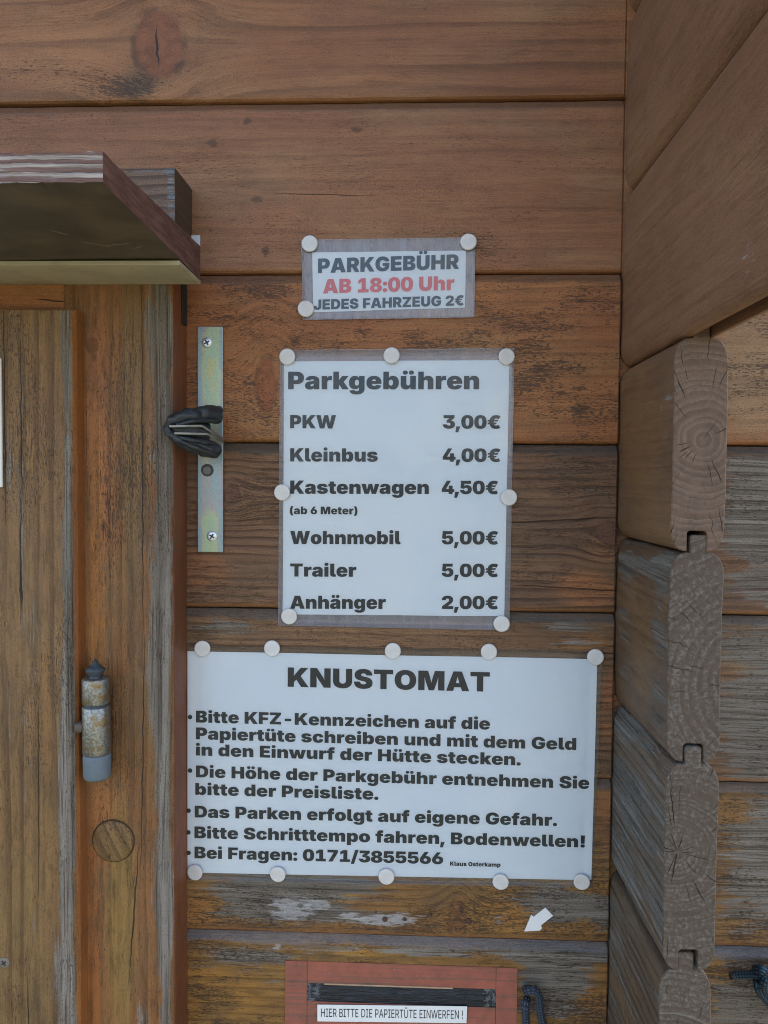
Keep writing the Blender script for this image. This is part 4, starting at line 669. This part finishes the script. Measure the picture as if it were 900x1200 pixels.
bm = bmesh.new(); p = at(95, 851, YP); lathe(bm, (0, 0, 0), [(.0032, -.004), (.0034, .003), (.0028, .0045), (.001, .005)], 18, 'y')
o_ = obj('hinge_pin', bm, plain('brown_grey_pin', (.11, .085, .065), .6, .2), hinge); o_.location = Vector((p.x, YP, p.z)) - hinge_c

# small screw in the shutter, nails in the planks
def screw(parent, name, c, r, mat, dark_m, ang=.6):
    bm = bmesh.new(); lathe(bm, (0, 0, 0), [(r, -.0004), (r, .0003), (r * .93, .0006), (r * .5, .00075)], 26, 'y')
    a = obj(name, bm, [mat, dark_m]); a.location = c
    b = bmesh.new(); b.from_mesh(a.data)
    for s in range(2):
        t = ang + s * math.pi / 2; e = Vector((math.cos(t), 0, math.sin(t))); q = Vector((-math.sin(t), 0, math.cos(t)))
        for kx in (0,):
            v = [b.verts.new(e * i + q * j + Vector((0, -.00085 - .00002 * s, 0))) for i, j in ((-r * .55, -r * .13), (r * .55, -r * .13), (r * .55, r * .13), (-r * .55, r * .13))]
            f = b.faces.new(v); f.material_index = 1
    b.to_mesh(a.data); b.free()
    if parent: under(a, parent)
    return a
zs = plain('zinc_screw', (.62, .66, .70), .35, .75, .5, .15, 500)
blk = plain('dark_recess', (.02, .022, .025), .7)
p = at(5, 1128, YP); s_ = screw(None, 'screw', (p.x, YP, p.z), .0036, plain('dull_screw', (.22, .19, .16), .6, .4), blk)
s_.parent = shutter; 
nm_ = plain('rusty_nail', (.075, .035, .022), .8)
for px, py, r in ((549, 1079.5, .0021), (504, 1072, .0011), (451, 1077, .0017), (474, 1077, .0013)):
    p = at(px, py); bm = bmesh.new(); lathe(bm, (p.x, 0, p.z), [(r, -.0005), (r, .0003), (r * .6, .0005)], 16, 'y')
    under(obj('nail', bm, nm_, cabin), cabin)
# ------------------------------------------------------------------ paper notices in clear pouches
def film_mat(name, haze, hazec, rough=.06):
    n = NT(name); N, L = n.N, n.L
    tr = N.new('ShaderNodeBsdfTransparent'); gl = N.new('ShaderNodeBsdfGlossy'); gl.inputs['Roughness'].default_value = rough
    df = N.new('ShaderNodeBsdfDiffuse'); df.inputs['Color'].default_value = (*hazec, 1)
    fr = N.new('ShaderNodeFresnel'); fr.inputs['IOR'].default_value = 1.5
    V = n.objv()
    nb = N.new('ShaderNodeBump'); nb.inputs['Strength'].default_value = .25; nb.inputs['Distance'].default_value = .002
    L.new(n.noise(V, 45, 3, .55), nb.inputs['Height']); L.new(nb.outputs[0], gl.inputs['Normal'])
    m1 = N.new('ShaderNodeMixShader'); m2 = N.new('ShaderNodeMixShader')
    o = n.obj(); st = n.noise(n.vec(n.mul(o[0], 260), 0., n.mul(o[2], 60)), 1, 3, .6)
    L.new(n.ss(st, .2, .8, haze * .7, min(1, haze * 1.3)), m1.inputs[0])
    L.new(tr.outputs[0], m1.inputs[1]); L.new(df.outputs[0], m1.inputs[2])
    L.new(n.mul(fr.outputs[0], .65), m2.inputs[0]); L.new(m1.outputs[0], m2.inputs[1]); L.new(gl.outputs[0], m2.inputs[2])
    L.new(m2.outputs[0], n.out.inputs['Surface'])
    return n.mat
npz = NT('sky_tinted_paper'); V = npz.objv()
cz = npz.mix(npz.ss(npz.noise(V, 13, 5, .6, .6), .38, .64), (.655, .725, .795), (.70, .752, .80))  # laminate's sky reflection put into the paper colour as bluish mottling
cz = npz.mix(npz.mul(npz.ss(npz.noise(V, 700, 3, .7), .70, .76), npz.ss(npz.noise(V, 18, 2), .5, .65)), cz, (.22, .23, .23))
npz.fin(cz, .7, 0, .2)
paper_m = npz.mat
ink = plain('black_ink', (.014, .018, .023), .5, 0, .3)
ink_f = plain('faded_sky_greyed_ink', (.085, .105, .125), .6, 0, .3)  # fading plus the film's grey-blue sky reflection, both put into the ink colour
red_f = plain('faded_red_ink', (.62, .17, .18), .6, 0, .3)

def sheet(name, px4, y0, parent, mats, nx=36, ny=36, wave=.0006, seed=0, torn=None, skirt=0):
    "a slightly cockled sheet over four measured corners TL TR BR BL, lying y0 in front of the wall"
    C = [at(*p, -y0) for p in px4]; bm = bmesh.new(); g = []
    for j in range(ny + 1):
        r = []
        for i in range(nx + 1):
            a, b = i / nx, j / ny
            p = (C[0] * (1 - a) + C[1] * a) * (1 - b) + (C[3] * (1 - a) + C[2] * a) * b
            h = mn.noise(Vector((p.x * 22 + seed, p.z * 22, seed))) + .5 * mn.noise(Vector((p.x * 60, p.z * 60 + seed, 1)))
            p.y = -y0 - wave * (.5 + .5 * h)
            if j in (0, ny) or i in (0, nx):
                p.z += mn.noise(Vector((p.x * 150, p.z * 150, seed))) * .0003; p.x += mn.noise(Vector((p.x * 150, 5, p.z * 150 + seed))) * .0002
            r.append(bm.verts.new(p))
        g.append(r)
    for j in range(ny):
        for i in range(nx): bm.faces.new((g[j][i], g[j + 1][i], g[j + 1][i + 1], g[j][i + 1]))
    if skirt:
        rim = [g[0][i] for i in range(nx + 1)] + [g[j][nx] for j in range(1, ny + 1)] + [g[ny][i] for i in range(nx - 1, -1, -1)] + [g[j][0] for j in range(ny - 1, 0, -1)]
        low = [bm.verts.new((v.co.x, -.0002, v.co.z)) for v in rim]
        for i in range(len(rim)): bm.faces.new((rim[i], low[i], low[(i + 1) % len(rim)], rim[(i + 1) % len(rim)]))
    return obj(name, bm, mats, parent, True)

def notice(name, film, paper, base_px, label, haze, hazec, seed, lines, dots=(), torn=None):
    b = at(*base_px); root = thing(name, (b.x, 0, b.z), label, 'notice')
    under(sheet('backing_film', film, .0004, root, film_mat('pouch_back', haze, hazec, .12), wave=.0001, seed=seed), root)
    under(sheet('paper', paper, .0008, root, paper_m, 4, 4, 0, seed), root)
    bms = {}
    for (t, p0, p1, cap, m) in lines:
        bm = bms.setdefault((m, t.endswith('0€')), bmesh.new()); line(bm, t, p0, p1, cap, -.0011)
    for (x, y, r, m) in dots: dot(bms.setdefault((m, False), bmesh.new()), x, y, r, -.0011)
    for (m, _), bm in bms.items():
        o = under(obj('lettering', bm, m, root), root)
        if m is red_f: o['label'] = 'faded red line of lettering'
    under(sheet('laminate', film, .0013, root, film_mat('pouch_front', .012, (.75, .8, .85), .03), seed=seed + 3, skirt=1), root)
    return root

notice('evening_fee_notice', [(353, 281), (557, 278), (556, 372), (355, 375)], [(366, 296), (546, 293.5), (545, 360.5), (367, 366)], (455, 374),
       'small laminated notice reading PARKGEBÜHR AB 18:00 Uhr with a faded red middle line', .42, (.55, .55, .60), 2,
       [('PARKGEBÜHR', (372.5, 320), (537.8, 315), 16.6, ink_f), ('AB 18:00 Uhr', (378.5, 343.8), (532.3, 339.8), 16.2, red_f), ('JEDES FAHRZEUG 2€', (367.6, 363), (543.3, 357.8), 11.6, ink_f)])
L2 = [('Parkgebühren', (337.6, 456.1), (561.5, 456.1), 20.3, ink)]
for t, pr, y, x1 in (('PKW', '3,00€', 501.8, 393.7), ('Kleinbus', '4,00€', 540.7, 442.6), ('Kastenwagen', '4,50€', 578.5, 502.5), ('Wohnmobil', '5,00€', 637.5, 469.5), ('Trailer', '5,00€', 675.6, 417.5), ('Anhänger', '2,00€', 713.3, 452)):
    L2 += [(t, (340, y), (x1, y + .3), 15.4, ink), (pr, (517.6 + (1.2 if y < 560 else 0), y + .3), (584.5 + (1.6 if y < 560 else -1), y + .6), 15.4, ink)]
L2.append(('(ab 6 Meter)', (339.6, 602.4), (418.9, 602.8), 8.9, ink))
notice('price_list_notice', [(328, 410), (603, 408), (597, 739), (326, 733)], [(333, 423.5), (597, 422), (591, 722), (331, 720)], (460, 735),
       'upright laminated price list headed Parkgebühren with fees for six kinds of vehicle', .30, (.60, .60, .68), 5, L2)
L3 = [('KNUSTOMAT', (337.1, 804.7), (573.8, 810.6), 23.0, ink),
      ('Bitte KFZ-Kennzeichen auf die', (229.6, 846.6), (574.1, 855), 14.2, ink), ('Papiertüte schreiben und mit dem Geld', (229.6, 866.2), (675.2, 879), 14.2, ink),
      ('in den Einwurf der Hütte stecken.', (229.6, 885.3), (610.2, 897), 14.2, ink), ('Die Höhe der Parkgebühr entnehmen Sie', (229.6, 910.8), (690.5, 924.5), 14.2, ink),
      ('bitte der Preisliste.', (228.8, 931.3), (443.4, 937.3), 14.2, ink), ('Das Parken erfolgt auf eigene Gefahr.', (228.2, 957.9), (652.7, 968), 14.2, ink),
      ('Bitte Schritttempo fahren, Bodenwellen!', (227.9, 982.2), (685.3, 993.1), 14.2, ink), ('Bei Fragen: 0171/3855566', (227.9, 1005.8), (519.2, 1012.8), 14.2, ink),
      ('Klaus Osterkamp', (527.3, 1014.5), (586.5, 1015.9), 5.0, ink)]
notice('instruction_notice', [(219.6, 757), (706, 762), (695, 1040), (220, 1032)], [(219.6, 763), (700, 772.5), (693, 1031.5), (219.8, 1022.5)], (455, 1036),
       'large wide laminated notice headed KNUSTOMAT with black bulleted parking instructions', .08, (.5, .5, .5), 9, L3,
       [(222.7, 840.3, 2.8, ink), (222.7, 903, 2.8, ink), (221, 950, 2.8, ink), (220.7, 975.5, 2.8, ink), (221, 999.5, 2.8, ink)])

# ------------------------------------------------------------------ round white drawing pins
npn = NT('white_plastic_pin'); V = npn.objv()
npn.bump(npn.noise(V, 260, 3, .6), .05, .0005)
pin_m = npn.fin(npn.mix(npn.ss(npn.noise(V, 160, 4, .65), .35, .7), (.64, .63, .62), (.57, .56, .54)), .42, 0, .5)
bm = bmesh.new()
R_ = .0055
lathe(bm, (0, 0, 0), [(.0050, .0017), (R_, .0019), (R_ + .0001, .0026), (R_ - .0002, .0031), (R_ - .0006, .0032), (.0045, .00325)], 36, 'y')
pin_me = bpy.data.meshes.new('push_pin'); bm.to_mesh(pin_me); bm.free(); pin_me.materials.append(pin_m)
bm = bmesh.new(); lathe(bm, (0, 0, 0), [(.0009, -.008), (.0009, .0018)], 10, 'y')
ndl_me = bpy.data.meshes.new('needle'); bm.to_mesh(ndl_me); bm.free(); ndl_me.materials.append(zs)
PINS = [(363, 286, 'top left corner of the small evening fee notice'), (549, 284, 'top right corner of the small evening fee notice'), (358, 362, 'bottom left corner of the small evening fee notice'),
        (337, 418, 'top left corner of the upright price list'), (459, 417, 'middle of the top edge of the upright price list'), (593, 418, 'top right corner of the upright price list'),
        (331, 577, 'left edge of the upright price list beside Kastenwagen'), (596, 583, 'right edge of the upright price list beside 4,50€'),
        (339, 722, 'bottom left corner of the upright price list below Anhänger'), (588, 731, 'bottom right corner of the upright price list below 2,00€'),
        (237, 760, 'top left corner of the KNUSTOMAT notice'), (319, 760, 'top edge of the KNUSTOMAT notice just left of its heading'), (460, 763, 'top edge of the KNUSTOMAT notice right above the heading'),
        (573, 764, 'top edge of the KNUSTOMAT notice above the final T'), (698, 770, 'top right corner of the KNUSTOMAT notice'),
        (229, 1022, 'bottom left corner of the KNUSTOMAT notice'), (326, 1024, 'bottom edge of the KNUSTOMAT notice below the word Fragen'), (453, 1027, 'bottom edge of the KNUSTOMAT notice below the phone number'),
        (587, 1033, 'bottom edge of the KNUSTOMAT notice below the printed name'), (682, 1033, 'bottom right corner of the KNUSTOMAT notice')]
random.seed(4)
for px, py, d in PINS:
    o = bpy.data.objects.new('push_pin', pin_me); COL.objects.link(o); p = at(px, py, -.002); o.location = (p.x, 0, p.z)
    o.rotation_euler = (random.uniform(-.09, .09), random.uniform(0, 6), random.uniform(-.09, .09))
    tag(o, 'white round pin at the ' + d, 'push pin', 'white round pins holding the notices')

# ------------------------------------------------------------------ zinc hasp with rubber hose
nzp = NT('yellow_zinc_plate'); V = nzp.objv(); o = nzp.obj()
sp_ = nzp.noise(V, 1200, 2, .6); bl = nzp.noise(nzp.vec(nzp.mul(o[0], 40), 0., nzp.mul(o[2], 22)), 1, 5, .6)
edge = nzp.ss(nzp.m('ABSOLUTE', nzp.sub(o[0], -.1405)), .004, .0082)
hue = nzp.add(bl, nzp.mul(edge, -.16))
cr = nzp.N.new('ShaderNodeValToRGB'); cr.color_ramp.elements[0].position = .26; cr.color_ramp.elements[0].color = (.46, .43, .46, 1)
cr.color_ramp.elements[1].position = .72; cr.color_ramp.elements[1].color = (.62, .56, .28, 1)
for pos, cc in ((.36, (.34, .50, .54)), (.47, (.50, .46, .44)), (.54, (.52, .60, .38)), (.62, (.46, .58, .42))):
    e = cr.color_ramp.elements.new(pos); e.color = (*cc, 1)
nzp.L.new(hue, cr.inputs[0])
c = nzp.mix(nzp.mul(nzp.ss(sp_, .52, .68), .55), cr.outputs[0], (.16, .17, .15)); c = nzp.mix(nzp.mul(nzp.ss(nzp.noise(V, 420, 3, .6), .70, .76), .8), c, (.07, .06, .05))
nzp.bump(sp_, .15, .0003); nzp.fin(nzp.mix(1., c, (.72, .72, .72), 'MULTIPLY'), .45, .65, .5)
rub = NT('black_rubber_hose'); V = rub.objv(); b_ = rub.noise(V, 260, 4, .65)
rub.bump(b_, .7, .0012); rub.fin(rub.mix(b_, (.010, .013, .017), (.028, .034, .042)), .38, 0, .5)
wst = plain('worn_bare_steel', (.30, .30, .28), .5, .5, .5, .6, 900, .5)
hz_ = at(248, 647); hasp = thing('hasp', (hz_.x, 0, hz_.z), 'iridescent zinc hasp plate with black rubber hose wrapped round its projecting tongue', 'hasp')
bm = bmesh.new(); box(bm, -.1494, -.1315, -.0024, -.0001, -.0490, .1056); bevel(bm, .0005, 2)
under(obj('plate', bm, nzp.mat, hasp), hasp)
for px, py, a in ((242.5, 401.5, .5), (248.5, 628.5, 1.0)):
    p = at(px, py, -.0024); screw(hasp, 'screw', (p.x, -.0024, p.z), .0036, zs, blk, a)
p = at(243, 551, -.0024)
bm = bmesh.new(); lathe(bm, (p.x, -.0024, p.z), [(.0043, -.0003), (.0043, .0004), (.0036, .0005), (.0034, .0001)], 28, 'y'); under(obj('bolt_hole', bm, plain('dark_hole_rim', (.07, .07, .07), .5, .5), hasp), hasp)
bm = bmesh.new(); lathe(bm, (p.x - .0004, -.0024, p.z), [(.0032, 0), (.0032, .0006), (.0022, .0009)], 20, 'y'); under(obj('bolt', bm, plain('dull_bolt', (.20, .20, .20), .5, .6, .5, .5, 1500, .6), hasp), hasp)
p = at(256, 481, -.0024); bm = bmesh.new(); lathe(bm, (p.x, -.0024, p.z), [(.0032, -.0003), (.0032, .0004), (.0022, .0005)], 24, 'y'); under(obj('hole', bm, plain('empty_hole', (.05, .04, .035), .8), hasp), hasp)
def HY_(px): return -.0185 - .0185 * max(0, min(1, (258 - px) / 40)) ** .8
def hat(px, py, d=0.0): return at(px, py, HY_(px) + d)
def ribbon(pts, hw, y0, y1):
    "a bent flat bar: centre line pts in the wall plane, 2*hw thick"
    bm = bmesh.new(); P = [Vector(a) for a in pts]; rings = []
    for i, p in enumerate(P):
        T = (P[min(i + 1, len(P) - 1)] - P[max(i - 1, 0)]); T.y = 0; T.normalize(); Nn = Vector((-T.z, 0, T.x)) * hw
        rings.append([bm.verts.new(q) for q in (p + Nn + Vector((0, y0, 0)), p - Nn + Vector((0, y0, 0)), p - Nn + Vector((0, y1, 0)), p + Nn + Vector((0, y1, 0)))])
    for i in range(len(rings) - 1):
        for k in range(4): bm.faces.new((rings[i][k], rings[i][(k + 1) % 4], rings[i + 1][(k + 1) % 4], rings[i + 1][k]))
    bm.faces.new(rings[0]); bm.faces.new(rings[-1][::-1]); bmesh.ops.recalc_face_normals(bm, faces=bm.faces[:]); bevel(bm, .0002, 1); return bm
under(obj('tongue', ribbon([hat(200, 500, -.0035), hat(220, 499.5, -.0035), hat(238, 499.5, -.0035), hat(250, 507), at(262.5, 516, -.003)], .0007, -.0035, .006), wst, hasp), hasp)
under(obj('tongue', ribbon([hat(206, 508, -.0035), hat(225, 508.5, -.0035), hat(244, 509, -.0035), hat(254, 514), at(261, 519, -.003)], .0007, -.0035, .006), wst, hasp), hasp)
hp = [(255, 486), (246, 485.5), (232, 486.5), (216, 489), (203, 493.5), (196.5, 500), (199, 507), (208, 514.5), (222, 520.5), (238, 525), (247, 527), (254, 527.5)]
hr = [.0060, .0059, .0056, .0050, .0042, .0030, .0032, .0040, .0047, .0053, .0056, .0055]
bm = bmesh.new(); tube(bm, [hat(x, y) for x, y in hp], hr, 20, .95, 8, .0013, 3)
under(obj('rubber_hose', bm, rub.mat, hasp), hasp)
bm = bmesh.new(); tube(bm, [hat(199, 501, .001), hat(212, 503.5, .001), hat(228, 505, .001), hat(244, 508, .001)], [.002, .0055, .0066, .0066], 14, .45, 6, .0004, 9)
under(obj('hose_inner', bm, rub.mat, hasp), hasp)
# lips of the slit hose, lying along the tongue
for pts in ([(253, 493), (240, 492.5), (222, 494), (207, 498)], [(211, 512.5), (226, 516), (241, 518), (252, 519.5)], [(212, 517.5), (226, 523.5), (240, 528.5), (253, 533.5)]):
    bm = bmesh.new(); tube(bm, [hat(x, y, -.0038) for x, y in pts], [.0014, .0019, .0019, .0012], 12, 1.4, 6, .0005, 5)
    under(obj('hose_lip', bm, rub.mat, hasp), hasp)

# white plate whose edge shows on the shutter at the far left
p = at(2.6, 495, YP - .0012); z1 = at(2, 420, YP).z; z0 = at(2, 571, YP).z
bm = bmesh.new(); box(bm, p.x - .115, p.x, YP - .0022, YP - .0004, z0, z1); bevel(bm, .0004, 1)
tag(obj('enamel_plate', bm, plain('white_enamel', (.72, .72, .69), .35, 0, .5, .05)), 'white plate on the hatch shutter, only its right edge showing', 'plate')

# ------------------------------------------------------------------ money slot, its label, arrow sticker
nrp = NT('worn_red_paint'); o = nrp.obj(); V = nrp.objv()
st_ = nrp.noise(nrp.vec(nrp.mul(o[0], 8), 0., nrp.mul(o[2], 420)), 1, 4, .65); b_ = nrp.noise(V, 70, 5, .65)
c = nrp.mix(nrp.ss(b_, .3, .7), (.37, .118, .078), (.27, .095, .065)); c = nrp.mix(nrp.mul(nrp.ss(st_, .46, .64), .75), c, (.17, .10, .07))
c = nrp.mix(nrp.mul(nrp.ss(nrp.noise(V, 900, 2, .6), .66, .74), .6), c, (.50, .30, .25)); c = nrp.mix(nrp.mul(nrp.ss(nrp.add(b_, nrp.mul(st_, .5)), .86, .98), .8), c, (.13, .085, .06))
nrp.bump(nrp.add(st_, b_), .35, .0008); nrp.fin(c, .75, 0, .25)
b = at(470, 1215); slot = thing('mail_slot', (b.x, 0, b.z), 'red painted wooden surround with a black letter slot low on the wall', 'mail slot')
xl, xr = at(334, 1165).x, at(606, 1165).x; sx0, sx1 = at(360, 1165).x, at(581, 1165).x
zt_, zs1, zs0, zb_ = at(470, 1129.5).z, at(470, 1155).z, at(470, 1176.5).z, at(470, 1262).z
def under_box(name, a, mat, bv=.0003, parent=slot):
    bm = bmesh.new(); box(bm, *a); bevel(bm, bv, 2); return under(obj(name, bm, mat, parent), parent)
under_box('surround', (xl, sx0 - .0001, -.0009, -.0001, zb_, zt_), nrp.mat)
under_box('surround', (sx1 + .0001, xr, -.0009, -.0001, zb_, zt_), nrp.mat)
under_box('surround', (sx0 + .0001, sx1 - .0001, -.0007, -.0001, zs1, zt_), nrp.mat)
under_box('surround', (sx0 + .0001, sx1 - .0001, -.0007, -.0001, zb_, zs0), nrp.mat)
under_box('slot_lip', (sx0 + .012, sx1 - .03, -.0012, -.0007, zs1 - .0006, zs1 + .0005), plain('bare_wood_lip', (.42, .29, .19), .8, 0, .2, .4, 200), .0002)
nbt = NT('black_glossy_tape'); o = nbt.obj(); V = nbt.objv()
wr = nbt.noise(nbt.vec(nbt.mul(o[0], 55), 0., nbt.mul(o[2], 620)), 1, 5, .65); wr2 = nbt.noise(V, 130, 3, .6)
nbt.bump(nbt.add(wr, wr2), .9, .002)
xe = nbt.m('ABSOLUTE', nbt.sub(o[0], (sx0 + sx1) / 2))
sc = nbt.ss(nbt.add(nbt.noise(V, 330, 4, .7), nbt.ss(xe, .052, .061, 0, .22)), .66, .78)
nbt.fin(nbt.mix(nbt.mul(sc, .55), nbt.mix(nbt.ss(wr, .4, .75), (.008, .010, .014), (.035, .042, .055)), (.22, .24, .26)), .33, 0, .5)
bm = bmesh.new(); gx, gz_ = 90, 12; gg = []
for j in range(gz_ + 1):
    r = []
    for i in range(gx + 1):
        x = sx0 + (sx1 - sx0) * i / gx; z = zs0 + (zs1 - zs0) * j / gz_
        t = math.sin(math.pi * j / gz_) * min(1, min(i, gx - i) / 5)
        r.append(bm.verts.new((x, -.0002 - .0014 * t * (.6 + mn.noise(Vector((x * 40, 0, z * 500)))), z)))
    gg.append(r)
for j in range(gz_):
    for i in range(gx): bm.faces.new((gg[j][i], gg[j][i + 1], gg[j + 1][i + 1], gg[j + 1][i]))
under(obj('slot_flap', bm, nbt.mat, slot, True), slot)

stk = plain('white_vinyl', (.78, .80, .80), .4, 0, .5, .04)
def sticker(name, pts_px, y, label, cat, mat, th=.0003, parent=None):
    bm = bmesh.new(); P = [at(*p, -y) for p in pts_px]
    f = bm.faces.new([bm.verts.new((p.x, -y, p.z)) for p in P]); f.normal_update()
    r = bmesh.ops.extrude_face_region(bm, geom=[f])
    for v in r['geom']:
        if isinstance(v, bmesh.types.BMVert): v.co.y -= th
    bmesh.ops.recalc_face_normals(bm, faces=bm.faces[:])
    o = obj(name, bm, mat, parent)
    return o
lb = at(460, 1198); lab = thing('slot_label', (lb.x, -.003, lb.z), 'narrow white label under the black slot reading HIER BITTE DIE PAPIERTÜTE EINWERFEN', 'label')
under(sticker('label_strip', [(372, 1177), (547.4, 1179), (546.6, 1198.5), (372, 1196.5)], .0016, '', '', stk, .0004), lab)
bm = bmesh.new(); line(bm, 'HIER BITTE DIE PAPIERTÜTE EINWERFEN !', (376.3, 1191.6), (542.3, 1194), 10.2, -.0022, 'L')
under(obj('lettering', bm, plain('label_ink', (.03, .03, .035), .6), lab), lab)
tag(sticker('arrow_sticker', [(614.4, 1091), (622.4, 1071.7), (625.1, 1074), (639.1, 1063.3), (648, 1072.7), (634, 1083.7), (634.9, 1087.3), (632.7, 1090)], .0001, '', '', stk, .0006),
    'small white arrow sticker pointing down left towards the letter slot', 'sticker')

# ------------------------------------------------------------------ cords
def cord_mat(name, c0, c1):
    n = NT(name); uv = n.sep(n.N.new('ShaderNodeTexCoord').outputs['UV'])
    a = n.mul(uv[0], 2 * math.pi * 4); b = n.mul(uv[1], 2 * math.pi / .0042)
    k = n.mul(n.m('SINE', n.add(a, b)), n.m('SINE', n.sub(a, b)))
    h = n.m('ABSOLUTE', k); f = n.noise(n.objv(), 1500, 2)
    col = n.mix(n.ss(k, -.15, .25), c0, c1); col = n.mix(n.ss(h, .25, .0), col, (.008, .01, .013))
    col = n.mix(n.mul(f, .5), col, n.mix(1., col, (.5, .5, .5), 'MULTIPLY'))
    n.bump(n.add(h, n.mul(f, .4)), .8, .001); return n.fin(col, .6, 0, .35)
cm1 = cord_mat('slate_blue_cord', (.035, .045, .06), (.095, .13, .19)); cm2 = cord_mat('black_and_blue_cord', (.012, .018, .025), (.035, .12, .20))
bm = bmesh.new()
def A3(px, py, y): return at(px, py, y)
tube(bm, [A3(620, 1163, .012), A3(616, 1160, -.002), A3(618, 1161.5, -.0075), A3(624, 1160, -.009), A3(630.5, 1165, -.0085), A3(632, 1176, -.007), A3(634, 1190, -.006), A3(638, 1206, -.006), A3(641, 1228, -.006)], .0027, 14, 1, 8)
cord = tag(obj('cord', bm, cm1), 'blue grey cord looped out of a hole just right of the red slot surround', 'cord')
bm = bmesh.new(); tube(bm, [A3(618.5, 1168, .010), A3(617, 1172, -.002), A3(616, 1180, -.0055), A3(616, 1192, -.005), A3(617, 1208, -.005), A3(618, 1228, -.005)], .0027, 14, 1, 8)
obj('hanging_end', bm, cm1, cord)
bm = bmesh.new()
tube(bm, [A3(856.5, 1143.5, -.006), A3(864, 1142.8, -.007), A3(874, 1142.6, -.009), A3(884, 1142, -.012), A3(893, 1142.5, -.016), A3(901, 1140, -.014), A3(909, 1134, -.010), A3(912, 1126, .004)], [.0021, .0024, .0026, .0027, .0028, .0028, .0028, .0028], 14, 1, 8)
kc = tag(obj('knotted_cord', bm, cm2), 'black and blue knotted cord at the right edge beyond the corner logs', 'cord')
for pts in ([(886, 1137, -.008), (891, 1136, -.018), (897, 1140, -.020), (899, 1149, -.014), (892, 1151, -.008), (886, 1144, -.007)],
            [(888.5, 1146, -.010), (888, 1154, -.013), (891.5, 1163, -.011), (899, 1172, -.008), (908, 1182, -.006), (916, 1192, -.006)],
            [(903, 1137, -.018), (896, 1150, -.019), (897, 1160, -.014), (905, 1168, -.010)]):
    bm = bmesh.new(); tube(bm, [A3(*p) for p in pts], .0030, 14, 1, 8); obj('knot_strand', bm, cm2, kc)
bm = bmesh.new(); tube(bm, [A3(855.5, 1143.7, -.006), A3(858, 1143.6, -.006), A3(862, 1143.2, -.0066)], [.0020, .0027, .0026], 14, 1, 4)
obj('fused_tip', bm, plain('melted_cord', (.018, .018, .02), .4), kc)
